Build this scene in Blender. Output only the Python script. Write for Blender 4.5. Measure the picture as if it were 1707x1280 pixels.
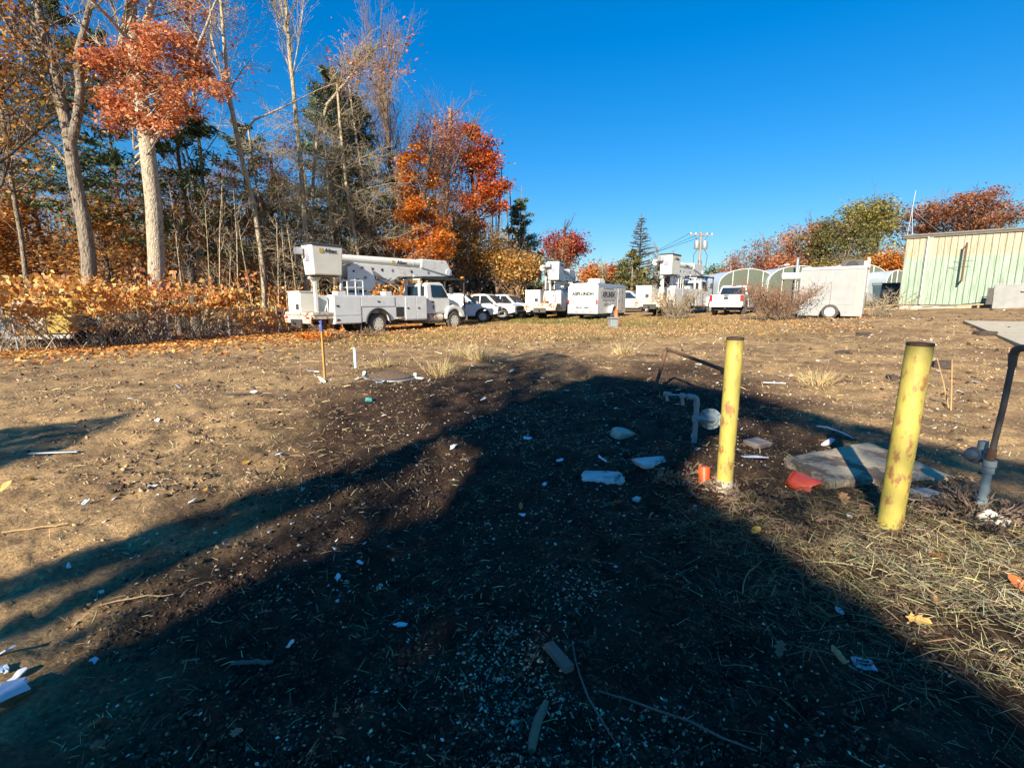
import bpy, bmesh, math, random
import numpy as np
from mathutils import Vector, Matrix

# ------------------------------------------------------------------ scene, camera, light
for o in list(bpy.data.objects): bpy.data.objects.remove(o)
S = bpy.context.scene
COL = S.collection
R = math.radians
CAM_H = 1.5
PITCH = math.atan(137/800.0)          # the lens looks slightly down
cam = bpy.data.cameras.new('camera'); cam_o = bpy.data.objects.new('camera', cam); COL.objects.link(cam_o)
cam.sensor_fit = 'HORIZONTAL'; cam.sensor_width = 36.0; cam.lens = 36.0*800/1707
cam.clip_start = 0.05; cam.clip_end = 3000
cam_o.location = (0, 0, CAM_H); cam_o.rotation_euler = (math.pi/2-PITCH, 0, 0)
S.camera = cam_o

SUN_AZ, SUN_EL = R(25), R(27)         # azimuth of travel (right of forward) and elevation
w = bpy.data.worlds.new('World'); S.world = w; w.use_nodes = True
nt = w.node_tree; nt.nodes.clear()
out = nt.nodes.new('ShaderNodeOutputWorld'); bg = nt.nodes.new('ShaderNodeBackground')
sky = nt.nodes.new('ShaderNodeTexSky'); sky.sky_type = 'NISHITA'; sky.sun_disc = False
sky.sun_elevation = SUN_EL; sky.sun_rotation = math.pi+SUN_AZ
sky.altitude = 100; sky.air_density = 1.6; sky.dust_density = 0.0; sky.ozone_density = 10
gm = nt.nodes.new('ShaderNodeGamma'); gm.inputs[1].default_value = 0.85
hs = nt.nodes.new('ShaderNodeHueSaturation'); hs.inputs['Saturation'].default_value = 1.32; hs.inputs['Hue'].default_value = 0.5
nt.links.new(sky.outputs[0], gm.inputs[0]); nt.links.new(gm.outputs[0], hs.inputs['Color']); gn = nt.nodes.new('ShaderNodeMix'); gn.data_type = 'RGBA'; gn.blend_type = 'MULTIPLY'; gn.inputs['Factor'].default_value = 1; gn.inputs['B'].default_value = (.80, .93, 1.06, 1)
nt.links.new(hs.outputs[0], gn.inputs['A']); nt.links.new(gn.outputs['Result'], bg.inputs[0])
bg.inputs[1].default_value = 0.082
nt.links.new(bg.outputs[0], out.inputs[0])
sun = bpy.data.lights.new('sun', 'SUN'); sun.energy = 5.0; sun.angle = R(0.55); sun.color = (1.0, 0.90, 0.74)
sun_o = bpy.data.objects.new('sun', sun); COL.objects.link(sun_o)
travel = Vector((math.sin(SUN_AZ)*math.cos(SUN_EL), math.cos(SUN_AZ)*math.cos(SUN_EL), -math.sin(SUN_EL)))
sun_o.rotation_euler = travel.to_track_quat('-Z', 'Y').to_euler()
sun_o.location = (-20, -40, 40)
S.view_settings.view_transform = 'Standard'; S.view_settings.look = 'None'
S.view_settings.exposure = 1.2; S.view_settings.gamma = 1.0
S.render.engine = 'CYCLES'
S.cycles.max_bounces = 6; S.cycles.transparent_max_bounces = 12

# ------------------------------------------------------------------ survey helpers
def ray(px, py):
    a = (px-853.5)/800.0; b = (640-py)/800.0
    return (a, math.cos(PITCH)+b*math.sin(PITCH), -math.sin(PITCH)+b*math.cos(PITCH))
def zg(X, Y):                         # the lot rises gently to the right beyond the near ground
    t = min(max((Y-3)/17.0, 0), 1); s = t*t*(3-2*t)
    return (0.2+0.032*max(-30, min(X, 45)))*s
def G(px, py):                        # survey point on the ground
    d = ray(px, py); z = 0.0
    for i in range(50):
        t = (z-CAM_H)/d[2]; X = d[0]*t; Y = d[1]*t; z = .5*z+.5*zg(X, Y)
    return Vector((X, Y, zg(X, Y)))
def AT(px, py, Y):
    d = ray(px, py); t = Y/d[1]
    return Vector((d[0]*t, Y, CAM_H+d[2]*t))
def GX(px, Y):                        # ground point in that direction at depth Y
    X = (px-853.5)/800.0*Y*1.0
    for i in range(3):
        z = zg(X, Y); dep = Y*math.cos(PITCH)-(z-CAM_H)*math.sin(PITCH); X = (px-853.5)/800.0*dep
    return Vector((X, Y, zg(X, Y)))

# ------------------------------------------------------------------ noise
def _h(i, j, s):
    n = (i.astype(np.int64)*374761393+j.astype(np.int64)*668265263+s*1442695041) & 0x7fffffff
    n = ((n ^ (n >> 13))*1274126177) & 0x7fffffff
    return ((n ^ (n >> 16)) & 0xffff)/65535.0
def vn(x, y, s=0):
    i = np.floor(x); j = np.floor(y); fx = x-i; fy = y-j
    fx = fx*fx*(3-2*fx); fy = fy*fy*(3-2*fy)
    a = _h(i, j, s); b = _h(i+1, j, s); c = _h(i, j+1, s); d = _h(i+1, j+1, s)
    return (a*(1-fx)+b*fx)*(1-fy)+(c*(1-fx)+d*fx)*fy
def fbm(x, y, s=0, o=4):
    v = 0; a = .5
    for k in range(o):
        v = v+a*vn(x*2**k+17.3*k, y*2**k-9.1*k, s+k); a *= .5
    return v/(1-.5**o)
def sstep(a, b, x):
    t = np.clip((x-a)/(b-a), 0, 1); return t*t*(3-2*t)

# ------------------------------------------------------------------ materials
MATS = {}
def nodes_of(name):
    m = bpy.data.materials.new(name); m.use_nodes = True; n = m.node_tree.nodes; l = m.node_tree.links
    n.clear(); o = n.new('ShaderNodeOutputMaterial'); p = n.new('ShaderNodeBsdfPrincipled'); l.new(p.outputs[0], o.inputs[0])
    MATS[name] = m
    return m, n, l, p, o
def pm(name, c1, c2=None, rough=.6, metal=0., scale=6., c3=None, t3=.62, s3=3., bump=0., bscale=40., spec=.5, coat=0., stretch=None):
    """procedural paint / metal / stone: two tones mixed by noise, a third as stains"""
    m, n, l, p, o = nodes_of(name)
    tc = n.new('ShaderNodeTexCoord'); co = tc.outputs['Object']
    if stretch:
        mp = n.new('ShaderNodeMapping'); mp.inputs['Scale'].default_value = stretch; l.new(co, mp.inputs[0]); co = mp.outputs[0]
    nz = n.new('ShaderNodeTexNoise'); nz.inputs['Scale'].default_value = scale; nz.inputs['Detail'].default_value = 6; l.new(co, nz.inputs['Vector'])
    c2 = c2 or tuple(c*.8 for c in c1)
    cr = n.new('ShaderNodeValToRGB'); cr.color_ramp.elements[0].position = .3; cr.color_ramp.elements[1].position = .7
    cr.color_ramp.elements[0].color = (*c1, 1); cr.color_ramp.elements[1].color = (*c2, 1); l.new(nz.outputs[0], cr.inputs[0])
    colr = cr.outputs[0]
    if c3:
        n3 = n.new('ShaderNodeTexNoise'); n3.inputs['Scale'].default_value = s3; n3.inputs['Detail'].default_value = 9; n3.inputs['Roughness'].default_value = .7; l.new(co, n3.inputs['Vector'])
        r3 = n.new('ShaderNodeValToRGB'); r3.color_ramp.elements[0].position = t3; r3.color_ramp.elements[1].position = t3+.08; l.new(n3.outputs[0], r3.inputs[0])
        mx = n.new('ShaderNodeMix'); mx.data_type = 'RGBA'; l.new(r3.outputs[0], mx.inputs['Factor']); l.new(colr, mx.inputs['A']); mx.inputs['B'].default_value = (*c3, 1); colr = mx.outputs['Result']
    l.new(colr, p.inputs['Base Color'])
    p.inputs['Roughness'].default_value = rough; p.inputs['Metallic'].default_value = metal
    p.inputs['Specular IOR Level'].default_value = spec
    p.inputs['Coat Weight'].default_value = coat
    if bump:
        bz = n.new('ShaderNodeTexNoise'); bz.inputs['Scale'].default_value = bscale; bz.inputs['Detail'].default_value = 5; l.new(co, bz.inputs['Vector'])
        b = n.new('ShaderNodeBump'); b.inputs['Strength'].default_value = bump; b.inputs['Distance'].default_value = .02 if bump < .8 else .09; l.new(bz.outputs[0], b.inputs['Height']); l.new(b.outputs[0], p.inputs['Normal'])
    return m
def leafmat(name, trans=.35, rough=.6):
    """leaf colour is stored per leaf in the Col attribute"""
    m, n, l, p, o = nodes_of(name)
    a = n.new('ShaderNodeAttribute'); a.attribute_name = 'Col'
    l.new(a.outputs['Color'], p.inputs['Base Color']); p.inputs['Roughness'].default_value = rough; p.inputs['Specular IOR Level'].default_value = .25
    if trans:
        t = n.new('ShaderNodeBsdfTranslucent'); l.new(a.outputs['Color'], t.inputs[0])
        mx = n.new('ShaderNodeMixShader'); mx.inputs[0].default_value = trans; l.new(p.outputs[0], mx.inputs[1]); l.new(t.outputs[0], mx.inputs[2]); l.new(mx.outputs[0], o.inputs[0])
    return m
WHITE = pm('white_paint', (.66, .655, .62), (.59, .58, .54), .38, scale=3, c3=(.44, .39, .31), t3=.57, s3=2.6, coat=.2)
WHITE2 = pm('white_car_paint', (.68, .68, .67), (.64, .64, .63), .28, scale=2, coat=.5)
CREAM = pm('bucket_fibreglass', (.70, .68, .59), (.62, .60, .52), .5, scale=2.5, c3=(.55, .52, .43), t3=.66, s3=4)
GREYP = pm('grey_body_paint', (.64, .655, .64), (.57, .58, .56), .45, scale=2.5, c3=(.50, .48, .43), t3=.58, s3=3)
RUSTW = pm('rusty_white_steel', (.62, .56, .46), (.55, .48, .36), .7, scale=5, c3=(.26, .10, .035), t3=.5, s3=3.5, bump=.2)
BLACK = pm('black_rubber', (.025, .025, .026), (.04, .038, .036), .75, scale=9, c3=(.12, .10, .08), t3=.60, s3=6)
TYRE = pm('tyre_rubber', (.05, .048, .045), (.085, .078, .068), .9, scale=12, bump=.3, bscale=60)
DARKM = pm('dark_steel', (.05, .05, .05), (.08, .07, .06), .6, .3, scale=8, c3=(.16, .07, .03), t3=.62, s3=5)
GLASS = pm('dark_glass', (.012, .018, .024), (.02, .028, .035), .06, scale=1.5, spec=.8)
GLASSB = pm('tinted_glass', (.03, .045, .06), (.05, .07, .09), .08, scale=2, spec=.8)
REDL = pm('red_lens', (.55, .02, .015), (.4, .015, .01), .2, scale=20)
AMBERL = pm('amber_lens', (.75, .25, .02), None, .2, scale=20)
CLEARL = pm('clear_lens', (.55, .55, .55), (.35, .35, .36), .15, scale=30)
RIMW = pm('pale_rim_paint', (.62, .58, .46), (.5, .46, .36), .5, scale=8, c3=(.25, .16, .08), t3=.64, s3=9)
ALU = pm('aluminium', (.55, .56, .57), (.42, .43, .44), .35, .8, scale=6)
GALV = pm('galvanised_steel', (.42, .44, .45), (.33, .35, .36), .5, .6, scale=18)
ORANGE = pm('orange_plastic', (.85, .17, .03), (.7, .12, .02), .5, scale=6)
INK = pm('dark_lettering', (.03, .03, .035), None, .6)
INKG = pm('grey_lettering', (.20, .20, .20), None, .6)
INKB = pm('blue_lettering', (.22, .21, .36), (.36, .35, .46), .6, scale=40)
GOLD = pm('gold_mark', (.55, .36, .08), None, .5)
PLATE = pm('plate_blue_white', (.5, .6, .7), (.2, .35, .55), .4, scale=30)
YELLOW = pm('yellow_bollard_paint', (.45, .36, .065), (.37, .30, .07), .6, scale=7, c3=(.27, .13, .045), t3=.525, s3=15, bump=.25, bscale=30, stretch=(1, 1, .45))
RUST = pm('rusty_pipe', (.10, .055, .035), (.17, .09, .05), .85, .2, scale=22, c3=(.30, .28, .25), t3=.62, s3=14, bump=.5, bscale=60)
PIPEG = pm('grey_gas_paint', (.26, .31, .31), (.20, .25, .25), .5, scale=14, c3=(.12, .11, .10), t3=.64, s3=16, bump=.15)
CONC = pm('concrete', (.42, .37, .28), (.32, .28, .21), .9, scale=5, c3=(.16, .13, .10), t3=.55, s3=3, bump=.5, bscale=50)
CONCP = pm('pad_concrete', (.46, .40, .29), (.39, .34, .245), .9, scale=1.2, c3=(.22, .20, .17), t3=.62, s3=.8, bump=.2, bscale=30)
FOAM = pm('dirty_white_foam', (.62, .62, .58), (.46, .46, .42), .8, scale=9, c3=(.10, .085, .07), t3=.56, s3=11, bump=.5, bscale=30)
PLAST = pm('white_plastic', (.72, .73, .74), (.55, .56, .57), .5, scale=16, c3=(.22, .19, .16), t3=.68, s3=14)
PLASTB = pm('bluish_white_plastic', (.55, .66, .74), (.45, .56, .64), .5, scale=16, c3=(.2, .19, .18), t3=.66, s3=14)
PINK = pm('pinkish_sheet', (.66, .52, .53), (.55, .42, .44), .6, scale=10, c3=(.25, .20, .18), t3=.62, s3=9)
REDP = pm('red_plastic', (.55, .07, .035), (.42, .05, .03), .5, scale=8, c3=(.18, .05, .03), t3=.64, s3=12)
TEAL = pm('teal_plastic', (.03, .25, .24), None, .4)
WOOD = pm('weathered_wood', (.22, .17, .12), (.13, .10, .075), .85, scale=10, bump=.5, bscale=50, stretch=(1, 8, 8))
WOODP = pm('pale_wood', (.50, .33, .15), (.40, .25, .11), .8, scale=8, bump=.3, stretch=(8, 8, 1))
POLE = pm('pole_wood', (.34, .28, .21), (.25, .20, .15), .9, scale=5, bump=.4, stretch=(6, 6, 1))
BARKP = pm('pale_bark', (.46, .385, .28), (.30, .25, .18), .9, scale=9, c3=(.13, .10, .075), t3=.56, s3=9, bump=1., bscale=18, stretch=(1, 1, .5))
BARKG = pm('grey_bark', (.30, .245, .18), (.16, .13, .10), .95, scale=9, c3=(.06, .05, .04), t3=.53, s3=10, bump=1., bscale=16, stretch=(1, 1, .35))
BARKD = pm('dark_bark', (.11, .088, .068), (.07, .056, .045), .95, scale=6, bump=.8, bscale=16, stretch=(1, 1, .35))
BARKT = pm('tan_bark', (.46, .37, .24), (.33, .265, .17), .9, scale=9, c3=(.11, .085, .06), t3=.55, s3=9, bump=.9, bscale=18, stretch=(1, 1, .4))
BARKR = pm('brown_twig_bark', (.24, .16, .11), (.17, .115, .08), .95, scale=6)
LEAF = leafmat('leaf', .35); NEEDLE = leafmat('needle', .15); DRY = leafmat('dry_litter', .12, .85); STONE = leafmat('stone_chip', 0, .85)
DGREEN = pm('dark_green_plastic', (.012, .035, .05), (.02, .05, .065), .45, scale=5)
YPAINT = pm('yellow_truck_paint', (.62, .45, .10), (.5, .36, .09), .5, scale=3, c3=(.3, .2, .08), t3=.62)
REDBARN = pm('red_barn_boards', (.30, .07, .05), (.22, .05, .04), .8, scale=4, stretch=(6, 6, .5))
SHINGLE = pm('grey_shingle', (.24, .23, .23), (.18, .17, .17), .9, scale=8)

# ------------------------------------------------------------------ mesh builder
class MB:
    def __init__(self): self.v = []; self.f = []
    def add(self, vs, fs):
        b = len(self.v); self.v += [tuple(p) for p in vs]; self.f += [tuple(b+i for i in f) for f in fs]; return self
    def box(self, x0, x1, y0, y1, z0, z1, M=None):
        vs = [Vector((x, y, z)) for z in (z0, z1) for y in (y0, y1) for x in (x0, x1)]
        if M: vs = [M @ p for p in vs]
        return self.add(vs, [(0, 2, 3, 1), (4, 5, 7, 6), (0, 1, 5, 4), (2, 6, 7, 3), (0, 4, 6, 2), (1, 3, 7, 5)])
    def frustum(self, b, t, z0, z1):      # b, t = (x0,x1,y0,y1)
        vs = [(x, y, z0) for y in b[2:] for x in b[:2]]+[(x, y, z1) for y in t[2:] for x in t[:2]]
        return self.add(vs, [(0, 2, 3, 1), (4, 5, 7, 6), (0, 1, 5, 4), (2, 6, 7, 3), (0, 4, 6, 2), (1, 3, 7, 5)])
    def prism(self, poly, a, b, axis='y', top=None):
        """poly of (u,v): axis y -> (x,z), axis x -> (y,z), axis z -> (x,y)"""
        def P(u, v, w): return {'y': (u, w, v), 'x': (w, u, v), 'z': (u, v, w)}[axis]
        n = len(poly); q = top or poly
        vs = [P(u, v, a) for u, v in poly]+[P(u, v, b) for u, v in q]
        return self.add(vs, [tuple(range(n))[::-1], tuple(range(n, 2*n))]+[(i, (i+1) % n, n+(i+1) % n, n+i) for i in range(n)])
    def tube(self, pts, r, n=8, caps=True):
        pts = [Vector(p) for p in pts]; k = len(pts); rr = r if isinstance(r, (list, tuple)) else [r]*k
        vs = []; ref = None
        for i, p in enumerate(pts):
            d = (pts[min(i+1, k-1)]-pts[max(i-1, 0)]).normalized()
            if ref is None: ref = Vector((0, 0, 1)) if abs(d.z) < .9 else Vector((1, 0, 0))
            u = (ref-d*ref.dot(d)); u = u.normalized() if u.length > 1e-4 else d.orthogonal().normalized(); ref = u; vv = d.cross(u)
            for j in range(n):
                a = 2*math.pi*j/n; vs.append(p+(u*math.cos(a)+vv*math.sin(a))*rr[i])
        fs = [(i*n+j, i*n+(j+1) % n, (i+1)*n+(j+1) % n, (i+1)*n+j) for i in range(k-1) for j in range(n)]
        if caps: fs += [tuple(range(n))[::-1], tuple(range((k-1)*n, k*n))]
        return self.add(vs, fs)
    def lathe(self, prof, n=20, axis='y', c=(0, 0, 0), caps=True):    # prof of (r, h)
        vs = []
        for r, h in prof:
            for j in range(n):
                a = 2*math.pi*j/n; x, y = r*math.cos(a), r*math.sin(a)
                p = {'y': (x, h, y), 'z': (x, y, h), 'x': (h, x, y)}[axis]
                vs.append((p[0]+c[0], p[1]+c[1], p[2]+c[2]))
        k = len(prof)
        fs = [(i*n+j, i*n+(j+1) % n, (i+1)*n+(j+1) % n, (i+1)*n+j) for i in range(k-1) for j in range(n)]
        if caps: fs += [tuple(range(n))[::-1], tuple(range((k-1)*n, k*n))]
        return self.add(vs, fs)
    def quad(self, *p): return self.add(p, [tuple(range(len(p)))])
    def build(self, name, mat, parent=None, smooth=False, bevel=0., seg=2, M=None):
        me = bpy.data.meshes.new(name); me.from_pydata(self.v, [], self.f)
        bm = bmesh.new(); bm.from_mesh(me); bmesh.ops.recalc_face_normals(bm, faces=bm.faces); bm.to_mesh(me); bm.free()
        if smooth:
            me.shade_smooth(); me.set_sharp_from_angle(angle=R(38))
        me.materials.append(mat)
        o = bpy.data.objects.new(name, me); COL.objects.link(o); o.parent = parent
        if M: o.matrix_local = M
        if bevel:
            b = o.modifiers.new('bevel', 'BEVEL'); b.width = bevel; b.segments = seg; b.limit_method = 'ANGLE'; b.angle_limit = R(35)
        return o
def part(name, mat, parent, x0, x1, y0, y1, z0, z1, bevel=0., M=None):
    return MB().box(x0, x1, y0, y1, z0, z1, M).build(name, mat, parent, bevel=bevel)
def thing(name, label, cat, loc=(0, 0, 0), rz=0., group=None):
    o = bpy.data.objects.new(name, None); COL.objects.link(o); o.empty_display_size = .2
    o.location = loc; o.rotation_euler = (0, 0, rz); tag(o, label, cat, group); return o
def tag(o, label=None, cat=None, group=None, kind=None):
    if label: o['label'] = label
    if cat: o['category'] = cat
    if group: o['group'] = group
    if kind: o['kind'] = kind
    return o
def copy_tree(o, parent=None):
    c = o.copy(); COL.objects.link(c); c.parent = parent
    for ch in list(o.children): copy_tree(ch, c)
    return c
def heading(deg):                     # compass: 0 = away from the camera, 90 = to the right; model x axis points forward
    return math.pi/2-R(deg)
def text(s, size, mat, parent, loc, rot, name='lettering', align='CENTER', sx=1., bold=0.):
    cu = bpy.data.curves.new('t', 'FONT'); cu.body = s; cu.size = size; cu.align_x = align; cu.align_y = 'CENTER'; cu.extrude = .002; cu.offset = bold; cu.resolution_u = 3
    o = bpy.data.objects.new('t', cu); COL.objects.link(o)
    dg = bpy.context.evaluated_depsgraph_get(); me = bpy.data.meshes.new_from_object(o.evaluated_get(dg))
    bpy.data.objects.remove(o)
    me.materials.clear(); me.materials.append(mat)
    t = bpy.data.objects.new(name, me); COL.objects.link(t); t.parent = parent; t.location = loc; t.rotation_euler = rot; t.scale = (sx, 1, 1); return t
def np_mesh(name, V, F, mat, parent=None, cols=None, smooth=False):
    V = np.asarray(V, dtype=np.float32); F = np.asarray(F, dtype=np.int32); k = F.shape[1]
    me = bpy.data.meshes.new(name); me.vertices.add(len(V)); me.vertices.foreach_set('co', V.ravel())
    me.loops.add(F.size); me.loops.foreach_set('vertex_index', F.ravel())
    me.polygons.add(len(F)); me.polygons.foreach_set('loop_start', np.arange(0, F.size, k, dtype=np.int32))
    me.polygons.foreach_set('loop_total', np.full(len(F), k, dtype=np.int32))
    if smooth: me.polygons.foreach_set('use_smooth', np.ones(len(F), dtype=bool))
    me.update(calc_edges=True)
    if cols is not None:
        a = me.color_attributes.new('Col', 'FLOAT_COLOR', 'POINT')
        c = np.ones((len(V), 4), dtype=np.float32); c[:, :3] = cols; a.data.foreach_set('color', c.ravel())
    me.materials.append(mat)
    o = bpy.data.objects.new(name, me); COL.objects.link(o); o.parent = parent
    return o
def rot_rand(rng, n, flat=0.):
    """random orthonormal frames; flat -> normals near vertical"""
    nrm = rng.normal(size=(n, 3)); nrm[:, 2] = np.abs(nrm[:, 2])
    nrm[:, 2] += flat*3
    nrm /= np.linalg.norm(nrm, axis=1, keepdims=True)
    t = rng.normal(size=(n, 3)); t -= nrm*np.sum(t*nrm, 1, keepdims=True); t /= np.linalg.norm(t, axis=1, keepdims=True)
    return t, np.cross(nrm, t), nrm
KITE = np.array([(0, -.5, 0), (.30, -.05, .06), (0, .5, -.03), (-.30, -.05, .06)])
def leaves_mesh(name, C, size, cols, mat, parent=None, seed=0, flat=0., shape=KITE, droop=None):
    rng = np.random.default_rng(seed); n = len(C)
    t, b, nr = rot_rand(rng, n, flat)
    if droop is not None:
        b = b*(1-droop)+np.array([0, 0, -1.])*droop; b /= np.linalg.norm(b, axis=1, keepdims=True)
        t = np.cross(b, nr); t /= np.linalg.norm(t, axis=1, keepdims=True)
    k = len(shape); s = np.asarray(size).reshape(-1, 1, 1) if np.ndim(size) else size
    V = C[:, None, :]+s*(shape[None, :, 0:1]*t[:, None, :]+shape[None, :, 1:2]*b[:, None, :]+shape[None, :, 2:3]*nr[:, None, :])
    F = np.arange(n*k).reshape(n, k)
    return np_mesh(name, V.reshape(-1, 3), F, mat, parent, np.repeat(cols, k, axis=0))
def tint(rng, n, palette, weights=None, var=.18):
    pal = np.array(palette); i = rng.choice(len(pal), n, p=weights)
    return np.clip(pal[i]*(1+rng.normal(0, var, (n, 1)))*(1+rng.normal(0, var*.3, (n, 3))), .004, .9)
def seg_mesh(P0, P1, R0, R1, n=5):
    P0 = np.asarray(P0, float); P1 = np.asarray(P1, float); R0 = np.asarray(R0, float); R1 = np.asarray(R1, float)
    d = P1-P0; L = np.linalg.norm(d, axis=1, keepdims=True); d = d/np.maximum(L, 1e-6)
    ref = np.where(np.abs(d[:, 2:3]) < .9, np.array([[0, 0, 1.]]), np.array([[1., 0, 0]]))
    u = np.cross(d, ref); u /= np.linalg.norm(u, axis=1, keepdims=True); v = np.cross(d, u)
    a = np.arange(n)*2*math.pi/n
    ring = np.cos(a)[None, :, None]*u[:, None, :]+np.sin(a)[None, :, None]*v[:, None, :]
    V = np.concatenate([P0[:, None, :]+ring*R0[:, None, None], P1[:, None, :]+ring*R1[:, None, None]], 1)
    base = np.arange(len(P0))[:, None, None]*2*n
    j = np.arange(n); q = np.stack([j, (j+1) % n, n+(j+1) % n, n+j], 1)
    return V.reshape(-1, 3), (base+q[None]).reshape(-1, 4)
# ------------------------------------------------------------------ the ground
def zgv(X, Y):
    return (0.2+0.032*np.clip(X, -30, 45))*sstep(3, 20, Y)
FA, FB = Vector((-21.5, 14.2)), Vector((-10.6, 27.0))     # line of the chain-link fence
FD = (FB-FA).normalized(); FN = Vector((-FD.y, FD.x))      # towards the wood
def fence_dist(X, Y): return (X-FA.x)*FN.x+(Y-FA.y)*FN.y
def bumps(X, Y):
    r = np.hypot(X, Y)
    big = .13*(fbm(X*.55, Y*.55, 3, 3)-.5)*sstep(.5, 5, r)+.05*(fbm(X*1.7, Y*1.7, 5, 3)-.5)
    mid = .075*(fbm(X*5.5, Y*5.5, 9, 3)-.5)*(1-.6*sstep(9, 22, r))
    fine = .045*np.maximum(fbm(X*17, Y*17, 21, 2)-.48, 0)*(1-sstep(7, 14, r))+.012*(fbm(X*45, Y*45, 31, 2)-.5)*(1-sstep(3, 7, r))
    # heaped soil around the gas pipes and the slab
    mound = .13*np.exp(-((X-2.0)**2/.5+(Y-4.35)**2/.22))+.08*np.exp(-((X-2.9)**2/.5+(Y-3.1)**2/.25))+.10*np.exp(-((X-3.0)**2/.9+(Y-5.6)**2/.5))
    pit = -.06*np.exp(-((X-2.3)**2/.06+(Y-4.35)**2/.1))
    # wheel ruts of the track that runs from the camera to the trucks
    tr = .10*X-.0; c = X-(.05+.06*Y)
    rut = -.05*(np.exp(-((c-.85)/.16)**2)+np.exp(-((c+.85)/.16)**2))*sstep(1, 3, Y)*(1-sstep(14, 20, Y))*fbm(X*1.1, Y*.5, 71, 2)*1.6
    return (big+mid+fine+mound+pit+rut)*(1-.0*r)
def gz(X, Y):
    X = np.asarray(X, float); Y = np.asarray(Y, float); return zgv(X, Y)+bumps(X, Y)
def gz1(X, Y): return float(gz(np.array([X]), np.array([Y]))[0])

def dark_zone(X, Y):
    """dark soil and crushed stone mid-lot, painted darker to deepen the shade there"""
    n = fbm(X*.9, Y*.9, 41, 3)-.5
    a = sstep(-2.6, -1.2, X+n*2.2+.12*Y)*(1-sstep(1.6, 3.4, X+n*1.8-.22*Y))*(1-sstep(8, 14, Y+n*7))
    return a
def ground_col(X, Y):
    n1 = fbm(X*.7, Y*.7, 51, 4)[:, None]; n2 = fbm(X*3.1, Y*3.1, 61, 4)[:, None]; n3 = fbm(X*11, Y*11, 67, 3)[:, None]; n4 = fbm(X*.16, Y*.16, 77, 3)[:, None]
    tan = np.array([.43, .285, .14]); brown = np.array([.235, .155, .083]); red = np.array([.27, .165, .088])
    k = sstep(.36, .62, n2*.6+n1*.4)
    c = tan*(1-k)+brown*k
    k = sstep(.52, .7, n1); c = c*(1-.6*k)+red*.6*k
    k = dark_zone(X, Y)[:, None]; dk = np.array([.052, .031, .019])*(.5+1.0*n3)  # dark soil, its colour lowered further to strengthen the foreground shade
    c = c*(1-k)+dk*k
    # thin turf towards the vehicles: straw with green patches
    t = sstep(15, 22, Y+8*(n1[:, 0]-.5))[:, None]*(1-sstep(9, 14, X))[:, None]
    straw = np.array([.40, .25, .10])*(.6+.8*n2); green = np.array([.17, .16, .04])*(.6+.8*n2)
    gk = sstep(.44, .56, n4+.12*(n2-.5))*np.exp(-((X-1.5)/6.0)**2)[:, None]*1.0
    turf = straw*(1-gk)+green*gk
    c = c*(1-t)+turf*t
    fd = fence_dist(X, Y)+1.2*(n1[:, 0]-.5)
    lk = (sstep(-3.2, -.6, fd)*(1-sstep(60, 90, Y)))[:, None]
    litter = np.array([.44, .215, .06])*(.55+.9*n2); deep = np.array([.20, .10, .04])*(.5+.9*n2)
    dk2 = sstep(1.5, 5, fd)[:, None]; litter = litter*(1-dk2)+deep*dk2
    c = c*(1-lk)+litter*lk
    far = sstep(42, 60, Y)[:, None]; c = c*(1-far)+np.array([.16, .14, .07])*far
    return c*(.7+.6*n3)
A0, A1 = R(-58), R(58)
fine_a = np.linspace(A0, A1, 370); coarse_a = np.linspace(A1, 2*math.pi+A0, 60)[1:-1]
ang = np.concatenate([fine_a, coarse_a]); NA = len(ang)
rad = np.concatenate([[.02, .2, .45, .7], .9*1.012**np.arange(350), .9*1.012**349*1.06**np.arange(1, 70)])
rad = rad[rad < 1500]; NR = len(rad)
rr, aa = np.meshgrid(rad, ang, indexing='ij')
GXs = (rr*np.sin(aa)).ravel(); GYs = (rr*np.cos(aa)).ravel()
Vg = np.stack([GXs, GYs, gz(GXs, GYs)], 1)
i, j = np.meshgrid(np.arange(NR-1), np.arange(NA), indexing='ij')
Fg = np.stack([i*NA+j, (i+1)*NA+j, (i+1)*NA+(j+1) % NA, i*NA+(j+1) % NA], -1).reshape(-1, 4)
m, n, l, p, o_ = nodes_of('soil')
at = n.new('ShaderNodeAttribute'); at.attribute_name = 'Col'
tc = n.new('ShaderNodeTexCoord')
nz = n.new('ShaderNodeTexNoise'); nz.inputs['Scale'].default_value = 38; nz.inputs['Detail'].default_value = 8; nz.inputs['Roughness'].default_value = .72; l.new(tc.outputs['Object'], nz.inputs['Vector'])
cr = n.new('ShaderNodeValToRGB'); cr.color_ramp.elements[0].position = .33; cr.color_ramp.elements[0].color = (.42, .40, .38, 1); cr.color_ramp.elements[1].position = .66; cr.color_ramp.elements[1].color = (1.40, 1.36, 1.30, 1); l.new(nz.outputs[0], cr.inputs[0])
mx = n.new('ShaderNodeMix'); mx.data_type = 'RGBA'; mx.blend_type = 'MULTIPLY'; mx.inputs['Factor'].default_value = 1; l.new(at.outputs['Color'], mx.inputs['A']); l.new(cr.outputs[0], mx.inputs['B'])
vo = n.new('ShaderNodeTexVoronoi'); vo.inputs['Scale'].default_value = 55; l.new(tc.outputs['Object'], vo.inputs['Vector'])
vr = n.new('ShaderNodeValToRGB'); vr.color_ramp.elements[0].position = .12; vr.color_ramp.elements[0].color = (1, 1, 1, 1); vr.color_ramp.elements[1].position = .2; vr.color_ramp.elements[1].color = (0, 0, 0, 1); l.new(vo.outputs['Distance'], vr.inputs[0])
nk = n.new('ShaderNodeTexNoise'); nk.inputs['Scale'].default_value = 2.3; l.new(tc.outputs['Object'], nk.inputs['Vector'])
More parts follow.
